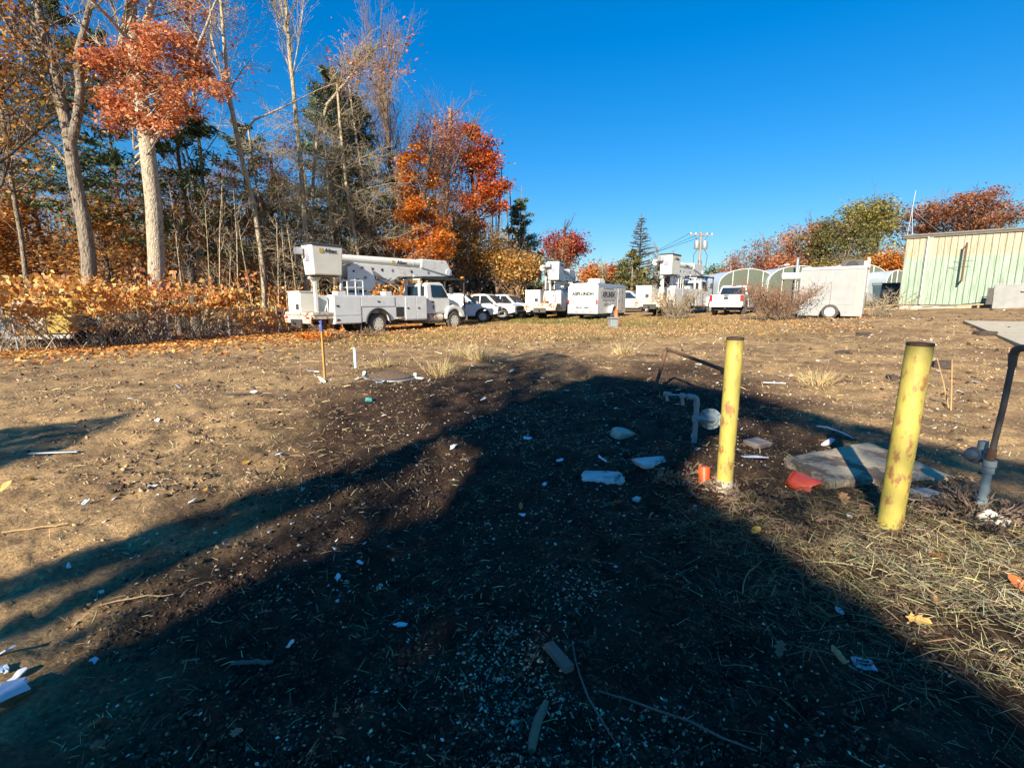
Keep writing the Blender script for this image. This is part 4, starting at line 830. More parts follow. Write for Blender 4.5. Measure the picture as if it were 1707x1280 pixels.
        MB().prism(fp, s*1.0-.18, s*1.0+.18).build('fender', WHITE, T, bevel=.03)
        part('headlight', CLEARL, T, 6.0, 6.05, s*.78-.14, s*.78+.14, .95, 1.15, .01)
        part('step', DARKM, T, 3.5, 4.5, s*1.0-.12, s*1.0+.12, .45, .52)
        MB().lathe([(.3, -.45), (.3, .45)], 14, 'x', (3.95, s*.78, .68)).build('fuel_tank', DARKM if s > 0 else RUSTW, T, smooth=True)
    MB().quad((3.305, -.82, 1.86), (3.305, .82, 1.86), (3.352, .80, 2.38), (3.352, -.80, 2.38)).build('rear_window', GLASS, T, M=Matrix.Translation((-.012, 0, 0)))
    MB().quad((4.99, -.90, 1.84), (4.99, .90, 1.84), (4.60, .84, 2.50), (4.60, -.84, 2.50)).build('windshield', GLASS, T, M=Matrix.Translation((.012, 0, .006)))
    hood = MB(); hp = [(4.98, 1.0), (4.98, 1.80), (5.5, 1.68), (6.0, 1.50), (6.14, 1.30), (6.16, .82)]; n_ = len(hp)
    vs = [(x, -.80+.02*k, z) for k, (x, z) in enumerate(hp)]+[(x, .80-.02*k, z) for k, (x, z) in enumerate(hp)]
    hood.add(vs, [tuple(range(n_)), tuple(range(n_, 2*n_))]+[(k, (k+1) % n_, n_+(k+1) % n_, n_+k) for k in range(n_)]).build('hood', WHITE, T, bevel=.06, seg=3)
    part('grille', BLACK, T, 6.165, 6.19, -.5, .5, .9, 1.3); part('front_bumper', ALU, T, 6.17, 6.32, -1.12, 1.12, .50, .78, .03)
    # boom rest behind the cab and the black cab guard above it
    br = MB().box(3.14, 3.24, -.62, -.50, 1.863, 2.72).box(3.14, 3.24, .50, .62, 1.863, 2.72).box(3.12, 3.26, -.7, .7, 2.72, 2.80)
    br.prism([(3.05, 2.80), (3.33, 2.80), (3.26, 2.965), (3.12, 2.965)], -.24, .24); br.build('boom_rest', WHITE, T)
    g_ = MB().box(3.0, 6.35, -.95, .95, 2.832, 2.88)
    for y in (-.93, .93): g_.box(3.0, 6.35, y-.03, y+.03, 2.77, 2.83)
    for x in (4.75, 6.28):
        for s in (-1, 1): g_.box(x-.035, x+.035, s*.90-.035, s*.90+.035, .78 if x > 6 else 1.4, 2.83)
    g_.build('cab_guard', BLACK, T)
    part('beacon', AMBERL, T, 6.15, 6.3, -.9, -.75, 2.883, 2.99, .02)
    # underbody clutter
    part('battery_box', DARKM, T, 2.3, 3.2, -.95, -.55, .42, .615); part('pump', DARKM, T, 1.0, 1.7, -.6, .6, .40, .70, .03); MB().tube([(3.3, .5, .5), (1.0, .5, .45), (.6, .55, .6), (-.6, .55, .62), (-2.4, .5, .55)], .06, 8).build('exhaust', DARKM, T, smooth=True)
    return T
def TG(px, Y): g = GX(px, Y); return (g.x, g.y, gz1(g.x, g.y))
hdA = 38.5
fwd = Vector((math.sin(R(hdA)), math.cos(R(hdA)), 0)); lft = Vector((-fwd.y, fwd.x, 0))
rw = Vector((-6.55, 23.5, 0))+lft*1.1
A_ = bucket_truck('white bucket truck with long boom parked before the orange wood', (rw.x, rw.y, -.06), hdA)
# two more trucks of the same kind further back: copies of the thing and each of its parts
def place_truck(label, px, Y, hd, z=None):
    c = copy_tree(A_); g = GX(px, Y); f = Vector((math.sin(R(hd)), math.cos(R(hd)), 0)); p_ = Vector((g.x, g.y, 0))+f*3.35
    c.location = (p_.x, p_.y, zg(p_.x, p_.y)-.02 if z is None else z); c.rotation_euler = (0, 0, heading(hd)); c['label'] = label; return c
B_ = place_truck('white bucket truck half hidden behind the lettered trailer', 900, 34, 21)
C_ = place_truck('white bucket truck behind the leafless bush near the pickup', 1083, 32.5, 40)

def pickup(label, loc, hd, name='pickup_truck', variant=0, group='white pickups parked on the lot'):
    T = thing(name, label, 'pickup', loc, heading(hd), group); xr, xf = -1.80, 1.88; r = .40
    wl = []
    for s in (-1, 1):
        for x in (xr, xf): wl.append(wheel(T, x, s*.86, r, .27, ALU if variant else RIMW, s, 6))
    lo = [(-2.92, .62), (-2.92, 1.22), (-2.86, 1.30), (-.98, 1.32), (-.95, 1.10), (1.20, 1.16), (1.55, 1.26), (2.55, 1.18), (2.84, 1.02), (2.90, .62), (2.38, .50)]+arch(xf, .47, .46)[::-1][1:-1]+[(1.38, .44), (-1.30, .44)]+arch(xr, .47, .46)[::-1][1:-1]+[(-2.30, .52)]
    b_ = MB().prism(lo, -.98, .98).build('body', WHITE2, T, bevel=.045, seg=3)
    # box opening and tailgate
    part('box_floor', BLACK, T, -2.80, -1.05, -.80, .80, 1.33, 1.335)
    tg = MB().box(-2.965, -2.925, -.80, .80, .76, 1.30).build('tailgate', WHITE2, T, bevel=.015)
    MB().lathe([(.10, -.005), (.10, .0)], 16, 'x', (-2.967, 0, 1.08)).build('emblem', INK, tg, M=Matrix.Diagonal((1, 1.6, 1, 1)))
    part('tailgate_handle', BLACK, tg, -2.975, -2.963, -.16, .16, 1.20, 1.28)
    # cabin
    cb = [(-.98, 1.11), (-.80, 1.80), (-.55, 1.92), (.35, 1.93), (.62, 1.84), (1.42, 1.17)]; n_ = len(cb); yq = lambda z: .95-.20*(z-1.1)/.82
    vs = [(x, -yq(z), z) for x, z in cb]+[(x, yq(z), z) for x, z in cb]
    MB().add(vs, [tuple(range(n_)), tuple(range(n_, 2*n_))]+[(k, (k+1) % n_, n_+(k+1) % n_, n_+k) for k in range(n_)]).build('cabin', WHITE2, T, bevel=.05, seg=3)
    for s in (-1, 1):
        for pts in (((-.72, 1.24), (-.02, 1.24), (-.02, 1.80), (-.60, 1.80)), ((.06, 1.24), (1.12, 1.24), (.50, 1.80), (.06, 1.80))):
            MB().quad(*[(x, s*(yq(z)+.008), z) for x, z in pts]).build('side_window', GLASS, T)
        d = part('door', WHITE2, T, .02, 1.18, s*.98, s*.992, .56, 1.14); part('door_handle', ALU, d, .08, .26, s*.995, s*1.01, 1.03, 1.07)
        d = part('door', WHITE2, T, -.95, -.02, s*.98, s*.992, .56, 1.10); part('door_handle', ALU, d, -.90, -.72, s*.995, s*1.01, 1.03, 1.07)
        part('mirror', BLACK, T, .98, 1.10, s*1.16-.09, s*1.16+.09, 1.22, 1.45, .03)
        part('taillight', REDL, T, -2.955, -2.84, s*.90-.085, s*.90+.085, .88, 1.27, .015)
        part('headlight', CLEARL, T, 2.60, 2.905, s*.80-.185, s*.80+.185, .84, 1.05, .02)
        MB().tube([(q[0], s*.985, q[1]) for q in arch(xf, .48, .45, 12)], .025, 6).build('wheel_lip', BLACK, T)
        MB().tube([(q[0], s*.985, q[1]) for q in arch(xr, .48, .45, 12)], .025, 6).build('wheel_lip', BLACK, T)
        part('sill', BLACK, T, -1.25, 1.3, s*.90-.06, s*.90+.06, .36, .44)
    MB().quad((-.985, -.80, 1.30), (-.985, .80, 1.30), (-.815, .68, 1.78), (-.815, -.68, 1.78)).build('rear_window', GLASS, T, M=Matrix.Translation((-.015, 0, 0)))
    MB().quad((1.36, -.84, 1.22), (1.36, .84, 1.22), (.66, .70, 1.81), (.66, -.70, 1.81)).build('windshield', GLASSB, T, M=Matrix.Translation((.02, 0, .012)))
    part('grille', DARKM, T, 2.89, 2.925, -.60, .60, .74, 1.06, .01)
    fb = part('front_bumper', BLACK, T, 2.86, 3.05, -.98, .98, .48, .70, .04)
    rb = part('rear_bumper', WHITE2 if variant else ALU, T, -3.08, -2.94, -.95, .95, .52, .72, .03)
    part('licence_plate', PLATE, rb, -3.095, -3.082, -.16, .16, .56, .70)
    part('tow_hitch', BLACK, T, -3.14, -2.9, -.05, .05, .42, .51)
    part('underbody', BLACK, T, -2.7, 2.6, -.72, .72, .30, .50)
    part('third_brake_light', REDL, T, -.74, -.66, -.14, .14, 1.895, 1.925)
    return T
p_ = TG(1214, 31.5); f_ = Vector((math.sin(R(35)), math.cos(R(35)), 0)); P1 = pickup('white pickup seen from behind beside the third bucket truck', (p_[0]+f_.x*1.9, p_[1]+f_.y*1.9, p_[2]), 35, variant=1)
def pick2(label, px, Y, hd):
    c = copy_tree(P1); f = Vector((math.sin(R(hd)), math.cos(R(hd)), 0)); rt_ = Vector((f.y, -f.x, 0)); g = GX(px, Y); q = Vector((g.x, g.y, 0))-f*1.88-rt_*.9; c.location = (q.x, q.y, gz1(q.x, q.y)); c.rotation_euler = (0, 0, heading(hd)); c['label'] = label
pick2('white pickup parked behind the hood of the nearest bucket truck', 805, 32, 97)
pick2('white pickup in the middle of the row beside the wood', 838, 35.5, 112)
pick2('white pickup at the end of the row next to the second bucket truck', 868, 38.5, 116)
pick2('white pickup seen between the lettered trailer and the third bucket truck', 1075, 43, 115)
pick2('white pickup peeking behind the second bucket truck', 905, 44, 120)

# lettered cargo trailer
def cargo_trailer():
    g = GX(971, 32.2); hd = 34; T = thing('cargo_trailer', 'white enclosed trailer lettered ASPLUNDH with an air unit on its roof', 'trailer', (g.x, g.y, zg(g.x, g.y)+.02), heading(hd))
    L, W_, H = 4.9, 1.08, 2.32
    MB().prism([(-W_, .34), (W_, .34), (W_, H-.22), (W_-.12, H-.06), (.5, H), (-.5, H), (-W_+.12, H-.06), (-W_, H-.22)], 0, L, 'x').build('box', WHITE, T, bevel=.02)
    MB().prism([(-W_-.006, H-.24), (-W_+.115, H-.055), (-.5, H+.008), (.5, H+.008), (W_-.115, H-.055), (W_+.006, H-.24), (W_+.006, H-.20), (W_-.11, H-.03), (.5, H+.03), (-.5, H+.03), (-W_+.11, H-.03), (-W_-.006, H-.20)], .06, L+.01, 'x').build('roof', GALV, T)
    d = MB().box(-.035, -.003, -W_+.14, W_-.14, .46, H-.24).build('rear_door', WHITE, T, bevel=.01)
    for s in (-1, 1):
        MB().box(-.05, -.003, s*(W_-.06)-.06, s*(W_-.06)+.06, .36, H-.22).build('corner_post', WHITE, T)
        MB().tube([(-.05, s*(W_-.2), 1.1), (-.06, s*(W_-.55), 1.1)], .02, 6).build('door_bar', DARKM, d)
        part('taillight', REDL, T, -.065, -.051, s*(W_-.06)-.05, s*(W_-.06)+.05, .95, 1.25)
    part('header', WHITE, T, -.05, -.004, -W_+.12, W_-.12, H-.23, H-.10)
    for k in range(5): part('clearance_light', AMBERL if k in (0, 4) else REDL, T, -.062, -.051, -.8+.4*k-.03, -.8+.4*k+.03, H-.19, H-.15)
    part('sill', GALV, T, -.06, -.004, -W_+.12, W_-.12, .34, .45); part('under_frame', BLACK, T, .2, L, -W_+.1, W_-.1, .22, .335)
    part('licence_plate', PLATE, d, -.042, -.036, .60, .90, .50, .66)
    for k in range(3): part('reflector', REDL, d, -.042, -.036, -.70+.5*k, -.45+.5*k, .47, .49)
    rx = (math.pi/2, 0, -math.pi/2)
    text('ASPLUNDH', .30, INK, d, (-.038, .0, 1.62), rx, sx=1.02, bold=.018)
    fr_ = MB()
    for a, b, c, e in ((-.86, .86, 1.79, 1.81), (-.86, .86, 1.43, 1.45), (-.86, -.84, 1.45, 1.79), (.84, .86, 1.45, 1.79)): fr_.box(-.041, -.036, a, b, c, e)
    fr_.build('letter_frame', INKG, d)
    text('CONSTRUCTION CORP', .13, INKG, d, (-.038, .0, 1.33), rx, sx=1.1)
    text('Four Generations Safe', .13, INKG, d, (-.038, .0, .90), rx); text('800-871-8862', .17, INK, d, (-.038, .0, .74), rx, bold=.009); text('Milford, CT', .10, INKG, d, (-.038, .0, .60), rx)
    # right side (towards the open lot)
    rs = (math.pi/2, 0, 0); y = -W_-.008
    text('Four Generations Safe', .18, INKG, T, (1.7, y, 2.0), rs, bold=.003); text('ASPLUNDH', .44, INK, T, (1.7, y, 1.58), rs, sx=.92, bold=.016); text('CONSTRUCTION CORP', .19, INKG, T, (1.7, y, 1.22), rs, sx=1.0); text('800-871-8862', .26, INKG, T, (1.7, y, .93), rs)
    f2 = MB()
    for a, b, c, e in ((.45, 2.95, 1.80, 1.82), (.45, 2.95, 1.36, 1.38), (.45, .48, 1.38, 1.80), (2.92, 2.95, 1.38, 1.80)): f2.box(a, b, y-.003, y, c, e)
    f2.build('letter_frame', INKG, T)
    sd_ = MB().box(3.35, 4.15, -W_-.018, -W_-.002, .5, 2.02).build('side_door', WHITE, T, bevel=.006)
    part('door_latch', DARKM, sd_, 3.40, 3.56, -W_-.04, -W_-.019, 1.15, 1.22)
    for k in range(3): part('hinge', DARKM, sd_, 4.1, 4.18, -W_-.03, -W_-.019, .7+.55*k, .78+.55*k)
    for s in (-1, 1):
        wheel(T, 2.3, s*(W_+.12), .36, .2, WHITE, s, 6)
        MB().prism([(q[0], q[1]) for q in arch(2.3, .52, .40, 12)]+[(q[0], q[1]) for q in arch(2.3, .44, .40, 12)][::-1], s*(W_+.12)-.118, s*(W_+.12)+.13).build('fender', WHITE, T)
    MB().frustum((1.5, 2.6, -.45, .45), (1.6, 2.5, -.4, .4), H+.032, H+.36).build('roof_air_unit', CREAM, T, bevel=.05)
    MB().tube([(L, -.4, .36), (L+1.2, 0, .42), (L, .4, .36)], .05, 6).build('hitch', DARKM, T); MB().tube([(L+.9, .05, .0), (L+.9, .05, .7)], .03, 6).build('jack', DARKM, T)
    return T
cargo_trailer()

# weathered grey box trailer
def box_trailer():
    a = Vector((14.6, 24.75)); b = Vector((16.65, 23.15)); d = (b-a).normalized(); L = (b-a).length; yaw = math.atan2(d.y, d.x)
    T = thing('box_trailer', 'weathered grey single-axle box trailer standing before the greenhouses', 'trailer', (a.x, a.y, zg(a.x, a.y)-.02), yaw); H = 2.5; D = 2.0
    GT = pm('weathered_trailer_skin', (.30, .305, .30), (.25, .255, .25), .7, scale=1.8, c3=(.24, .235, .22), t3=.60, s3=1.6, bump=.15)
    x0 = L/2+.05
    pf = [(0, .16), (x0-.46, .16)]+arch(x0, .46, .16, 12)[1:-1]+[(x0+.46, .16), (L, .16), (L, H), (0, H)]
    MB().prism(pf, 0, .05).build('side_wall', GT, T)
    MB().box(.0, L, .053, D, .40, H-.01).build('box', GT, T)
    for k, (xa, xb) in enumerate(((.03, .30), (.34, L/2-.01), (L/2+.03, L-.36), (L-.32, L-.03))):
        zb = .22 if k in (0, 3) else .70
        MB().box(xa, xb, -.012, -.002, zb, H-.12).build('panel', GT if k in (1, 2) else pm('trailer_panel_tone%d' % k, (.34, .33, .30), (.29, .28, .255), .7, scale=2, c3=(.22, .2, .16), t3=.62), T)
    part('seam', ALU, T, L/2-.01, L/2+.03, -.022, -.003, .66, H-.13); part('seam_stain', RUST, T, L/2+.0, L/2+.02, -.025, -.0225, .66, 1.85)
    part('top_rail', ALU, T, -.02, L+.02, -.03, .06, H-.11, H+.03, .01); part('corner_post', ALU, T, L-.02, L+.035, -.034, .07, .12, H-.115); part('corner_post', ALU, T, -.03, .025, -.034, .07, .12, H-.115)
    part('end_wall', CREAM, T, L+.002, L+.03, .075, D, .3, H-.05); part('end_rail', ALU, T, L+.0, L+.06, .065, D, H-.05, H+.02)
    w_ = wheel(T, x0, -.02, .36, .2, RIMW, -1, 5)
    wheel(T, x0, D-.1, .36, .2, RIMW, 1, 5); part('axle', DARKM, T, x0-.05, x0+.05, .2, D, .3, .38); part('under_frame', DARKM, T, .1, L-.1, .2, D-.1, .24, .395)
    return T
box_trailer()
# objects standing at the trailers
def cone(label, loc, s=1.):
    t = thing('traffic_cone', label, 'cone', loc); MB().box(-.19*s, .19*s, -.19*s, .19*s, 0, .035*s).build('base', ORANGE, t, bevel=.01)
    MB().lathe([(.135*s, .036*s), (.03*s, .72*s), (.0301*s, .74*s)], 18, 'z').build('body', ORANGE, t, smooth=True); return t
g = GX(1027, 27.5); cone('orange traffic cone standing by the wheel of the lettered trailer', (g.x, g.y, gz1(g.x, g.y)+.02), 1.15)
g = G(1022, 545); t = thing('utility_box', 'small grey utility pedestal in the turf before the lettered trailer', 'utility box', (g.x, g.y, gz1(g.x, g.y)-.04), .3)
MB().frustum((-.20, .20, -.15, .15), (-.18, .18, -.13, .13), 0, .42).build('body', GALV, t, bevel=.015); MB().box(-.23, .23, -.18, .18, .423, .50).build('lid', GALV, t, bevel=.02); part('door', PIPEG, t, -.13, .13, -.162, -.146, .06, .36)
def on_truck(Tk, x, y, z): return Tk.matrix_basis @ Vector((x, y, z))
bpy.context.view_layer.update()
q = on_truck(B_, -2.9, -.2, 1.105); cone('faded orange cone riding on the tail of the second bucket truck', q, .8)
q = on_truck(C_, -1.9, -.2, 1.085); t = thing('water_jug', 'orange water jug on the bed of the third bucket truck', 'water jug', q); MB().lathe([(.2, 0), (.21, .45), (.17, .5), (.06, .52)], 16, 'z').build('body', AMBERL, t, smooth=True); MB().lathe([(.215, .451), (.215, .49)], 16, 'z').build('lid', ORANGE, t)
# ------------------------------------------------------------------ buildings and fences
def metal_building():
    a = Vector((25.8, 32.4)); d = Vector((.756, -.655)).normalized(); yaw = math.atan2(d.y, d.x); z0 = zg(a.x, a.y)-.05
    T = thing('metal_building', 'ribbed mint-green metal building stained yellow under its eave', 'building', (a.x, a.y, z0), yaw); H = 4.72; pw = .305; NP = 46; Lw = pw*NP
    m, n, l, p, o = nodes_of('mint_panel')                      # mint enamel, ochre staining below the eave, pale streaks
    tc = n.new('ShaderNodeTexCoord'); sp = n.new('ShaderNodeSeparateXYZ'); l.new(tc.outputs['Object'], sp.inputs[0])
    oi = n.new('ShaderNodeObjectInfo'); nz = n.new('ShaderNodeTexNoise'); nz.inputs['Scale'].default_value = 1.5; nz.inputs['Detail'].default_value = 6
    mp = n.new('ShaderNodeMapping'); mp.inputs['Scale'].default_value = (9, 9, .6); l.new(tc.outputs['Object'], mp.inputs[0])
    av = n.new('ShaderNodeVectorMath'); av.operation = 'ADD'; l.new(mp.outputs[0], av.inputs[0]); cm = n.new('ShaderNodeCombineXYZ'); mu = n.new('ShaderNodeMath'); mu.operation = 'MULTIPLY'; mu.inputs[1].default_value = 50; l.new(oi.outputs['Random'], mu.inputs[0]); l.new(mu.outputs[0], cm.inputs[0]); l.new(cm.outputs[0], av.inputs[1]); l.new(av.outputs[0], nz.inputs['Vector'])
    mm = n.new('ShaderNodeMath'); mm.operation = 'MULTIPLY_ADD'; mm.inputs[1].default_value = .55; l.new(nz.outputs[0], mm.inputs[0]); l.new(sp.outputs['Z'], mm.inputs[2])
    r1 = n.new('ShaderNodeMapRange'); r1.inputs['From Min'].default_value = 3.52; r1.inputs['From Max'].default_value = 3.72; l.new(mm.outputs[0], r1.inputs['Value'])
    mx = n.new('ShaderNodeMix'); mx.data_type = 'RGBA'; l.new(r1.outputs[0], mx.inputs['Factor']); mx.inputs['A'].default_value = (.28, .385, .295, 1); mx.inputs['B'].default_value = (.39, .355, .25, 1)
    cr = n.new('ShaderNodeValToRGB'); cr.color_ramp.elements[0].position = .3; cr.color_ramp.elements[0].color = (.56, .53, .46, 1); cr.color_ramp.elements[1].position = .62; cr.color_ramp.elements[1].color = (1.05, 1.04, 1.0, 1); l.new(nz.outputs[0], cr.inputs[0])
    m2 = n.new('ShaderNodeMix'); m2.data_type = 'RGBA'; m2.blend_type = 'MULTIPLY'; m2.inputs['Factor'].default_value = 1; l.new(mx.outputs['Result'], m2.inputs['A']); l.new(cr.outputs[0], m2.inputs['B'])
    l.new(m2.outputs['Result'], p.inputs['Base Color']); p.inputs['Roughness'].default_value = .5
    prof = [(0, 0), (.018, 0), (.026, -.032), (.050, -.032), (.058, 0), (.115, 0), (.120, -.007), (.135, -.007), (.140, 0), (.205, 0), (.210, -.007), (.225, -.007), (.230, 0), (pw-.024, 0)]
    mb = MB(); k = len(prof); mb.add([(x, y, .32) for x, y in prof]+[(x, y, H) for x, y in prof]+[(x, .04, .32) for x in (0, pw-.024)]+[(x, .04, H) for x in (0, pw-.024)], [(i, i+1, k+i+1, k+i) for i in range(k-1)]+[(2*k, 2*k+1, 2*k+3, 2*k+2)])
    first = mb.build('wall_panel', m, T)
    for i in range(1, NP):
        c = first.copy(); COL.objects.link(c); c.parent = T; c.location = (i*pw, 0, 0)
    # end wall, core and foundation
    MB().box(-.005, Lw, .045, 12, .32, H).build('core', DARKM, T); part('foundation', CONC, T, .02, Lw, -.01, 12, -.4, .315)
    g_ = first.copy(); 
    bpy.data.objects.remove(g_)
    GUT = pm('brown_trim', (.14, .125, .10), (.10, .09, .075), .6, scale=5)
    MB().prism([(-.10, H-.16), (-.14, H+.06), (.05, H+.09), (12.1, H+.75), (12.1, H+.68), (.05, H+.0), (-.02, H-.16)], -.25, Lw+.2, 'x').build('roof', GUT, T)
    rf = part('gutter_lip', GUT, T, -.25, Lw+.2, -.17, -.145, H-.02, H+.075)
    part('corner_trim', m, T, -.04, .10, -.04, -.002, .30, H-.17); part('end_trim', GUT, T, -.08, -.042, -.04, .35, .2, H-.1)
    ds = MB().box(.98, 1.06, -.16, -.04, .35, H-.12).build('downspout', GALV, T, bevel=.01); part('downspout_face', m, T, 1.063, 1.26, -.09, -.036, .33, H-.17)
    part('base_trim', DARKM, T, .0, Lw, -.045, -.034, .30, .345)
    # pipe bracket standing off the wall
    bz0, bz1 = 1.75, 3.95
    MB().tube([(2.85, -.04, bz1), (2.85, -.62, bz1)], .03, 8).tube([(2.85, -.62, bz1+.1), (2.85, -.62, bz0)], .055, 8).tube([(2.85, -.62, bz0+.06), (2.85, -.04, bz0+.06)], .055, 8).build('wall_bracket', RUST, T)
    MB().tube([(2.35, -.62, 2.95), (3.35, -.62, 2.98)], .012, 6).tube([(2.35, -.62, 2.95), (2.85, -.62, 2.75)], .012, 6).build('bracket_wire', DARKM, T)
    # aerial mast on the roof corner
    MB().tube([(-.12, .3, 3.9), (.05, .35, 7.6)], .018, 6).tube([(.0, .35, 6.4), (1.6, 1.6, 4.9)], .012, 6).tube([(.0, .35, 6.4), (.2, -.1, 4.8)], .012, 6).build('aerial_mast', GALV, T)
    pts = [(.45+.28*math.cos(t_), .35, 6.55+.22*math.sin(t_)) for t_ in np.linspace(0, 6.2, 14)]; MB().tube(pts, .01, 6).build('aerial_loop', GALV, T)
    part('wall_vent', DARKM, T, 7.15, 7.6, -.06, -.034, 2.0, 2.6)
    return T
metal_building()
# frames, panels and plumbing left at the foot of the building
def near_wall(u, off, dz=0):
    a = Vector((25.8, 32.4)); d = Vector((.756, -.655)).normalized(); nn = Vector((-.655, -.756)); q = a+d*u+nn*off; return (q.x, q.y, zg(q.x, q.y)+dz), math.atan2(d.y, d.x)
loc, yw = near_wall(4.3, 1.9); t = thing('panel_stack', 'grey board leaning on a metal frame against the green building', 'board', loc, yw)
MB().add([(0, 0, .02), (1.9, 0, .02), (1.9, .5, 1.35), (0, .5, 1.35), (0, .05, .02), (1.9, .05, .02), (1.9, .55, 1.35), (0, .55, 1.35)], [(0, 1, 2, 3), (4, 7, 6, 5), (0, 4, 5, 1), (1, 5, 6, 2), (2, 6, 7, 3), (3, 7, 4, 0)]).build('board', pm('grey_board', (.20, .20, .19), (.26, .25, .23), .8, scale=3), t)
MB().tube([(0, .6, 0), (0, .6, 1.4), (2.0, .6, 1.4), (2.0, .6, 0)], .03, 6).build('frame', GALV, t); part('end_board', DARKM, t, -.28, -.03, .1, .14, .25, 1.2)
loc, yw = near_wall(6.0, 1.6); t = thing('bench_frame', 'white angle-iron bench frame beside the leaning board', 'bench', loc, yw)
mb = MB()
for x in (0, 1.1, 2.2):
    for y in (0, .7): mb.tube([(x, y, 0), (x, y, .9)], .03, 4)
mb.tube([(0, 0, .9), (2.2, 0, .9), (2.2, .7, .9), (0, .7, .9), (0, 0, .9)], .03, 4).tube([(0, 0, 0), (1.1, 0, .9)], .025, 4).tube([(1.1, 0, .9), (2.2, 0, 0)], .025, 4); mb.build('frame', WHITE, t)
MB().box(-.6, 3.2, -.1, .8, .94, .97).build('top', GALV, t); part('tank', DGREEN, t, .3, 2.6, .1, .65, .25, .6, .04)
for k, (u, off, L, a, nm) in enumerate([(-2.2, 1.7, 3.2, .05, 'long pale board lying at the corner of the green building'), (-.6, 1.3, 2.6, -.1, 'white gutter length lying before the building corner'), (1.2, 1.6, 2.8, .12, 'weathered plank in the rubble under the downspout'), (2.8, 1.4, 2.4, -.06, 'tan plank along the foundation'), (-1.2, 2.3, 2.0, .5, 'short plank sticking out of the rubble'), (3.0, .9, 3.0, .0, 'dark beam resting along the foundation')]):
    loc, yw = near_wall(u, off, .06+.03*k); t = MB().box(0, L, -.07, .07, 0, .06).build('plank', [WOODP, WHITE, WOOD, WOODP, WOODP, DARKM][k], None, bevel=.006); t.location = loc; t.rotation_euler = (.05, -.03*k, yw+a); tag(t, nm, 'plank', 'planks by the green building')
# wheeled bin
g = GX(1474, 37); t = thing('wheeled_bin', 'dark blue-green wheeled bin behind the dry bush', 'bin', (g.x, g.y, zg(g.x, g.y)), R(-38))
MB().frustum((-.72, .72, -.5, .5), (-.85, .85, -.6, .6), .15, 1.55).build('body', DGREEN, t, bevel=.04); MB().prism([(-.68, 1.56), (.68, 1.56), (.6, 1.70), (-.6, 1.78)], -.9, .9, 'x').build('lid', DGREEN, t, bevel=.03)
part('label_plate', PIPEG, t, -.3, .45, -.585, -.57, .95, 1.3)
for s in (-1, 1): MB().lathe([(.15, -.05), (.15, .05)], 12, 'x', (s*.6, .4, .15)).build('wheel', BLACK, t)
# black roof-height machine seen over the trailer, and the white tank behind the bush
g = GX(1418, 40); t = thing('fan_housing', 'black fan housing raised on a frame behind the grey trailer', 'fan', (g.x, g.y, zg(g.x, g.y)), R(-36))
MB().box(-.95, .55, -.5, .5, 2.75, 3.75).build('housing', DARKM, t, bevel=.04); MB().lathe([(.40, 0), (.36, -.06), (.1, -.07)], 20, 'y', (-.2, -.51, 3.25)).build('fan', BLACK, t); part('side_post', RUSTW, t, .75, .98, -.3, .1, 0, 3.9); part('side_panel', CREAM, t, .56, .74, -.4, .3, 2.8, 3.6)
for x in (-.9, .5): part('leg', DARKM, t, x-.05, x+.05, -.05, .05, 0, 2.75)
g = GX(1318, 40); t = thing('storage_tank', 'white tank on legs peeking over the reddish bush', 'tank', (g.x, g.y, zg(g.x, g.y)), R(-20))
MB().tube([(-.9, 0, 2.6), (-.85, 0, 2.6), (.45, 0, 2.6), (.5, 0, 2.6)], [.2, .3, .3, .2], 16).build('body', WHITE, t, smooth=True)
for x in (-.7, .3): part('leg', DARKM, t, x-.03, x+.03, .1, .2, 0, 2.35)
# greenhouses
FILM = None
m, n, l, p, o = nodes_of('greenhouse_film'); p.inputs['Base Color'].default_value = (.42, .46, .36, 1); p.inputs['Roughness'].default_value = .35
nz = n.new('ShaderNodeTexNoise'); nz.inputs['Scale'].default_value = .8; nz.inputs['Detail'].default_value = 5; cr = n.new('ShaderNodeValToRGB'); cr.color_ramp.elements[0].color = (.11, .13, .095, 1); cr.color_ramp.elements[1].color = (.19, .21, .16, 1); l.new(nz.outputs[0], cr.inputs[0]); l.new(cr.outputs[0], p.inputs['Base Color'])
tl = n.new('ShaderNodeBsdfTransparent'); tl.inputs[0].default_value = (.72, .78, .68, 1); mx = n.new('ShaderNodeMixShader'); mx.inputs[0].default_value = .3; l.new(p.outputs[0], mx.inputs[1]); l.new(tl.outputs[0], mx.inputs[2]); l.new(mx.outputs[0], o.inputs[0]); FILM = m
FILMR = pm('greenhouse_roof_film', (.50, .56, .60), (.42, .48, .52), .3, scale=1)
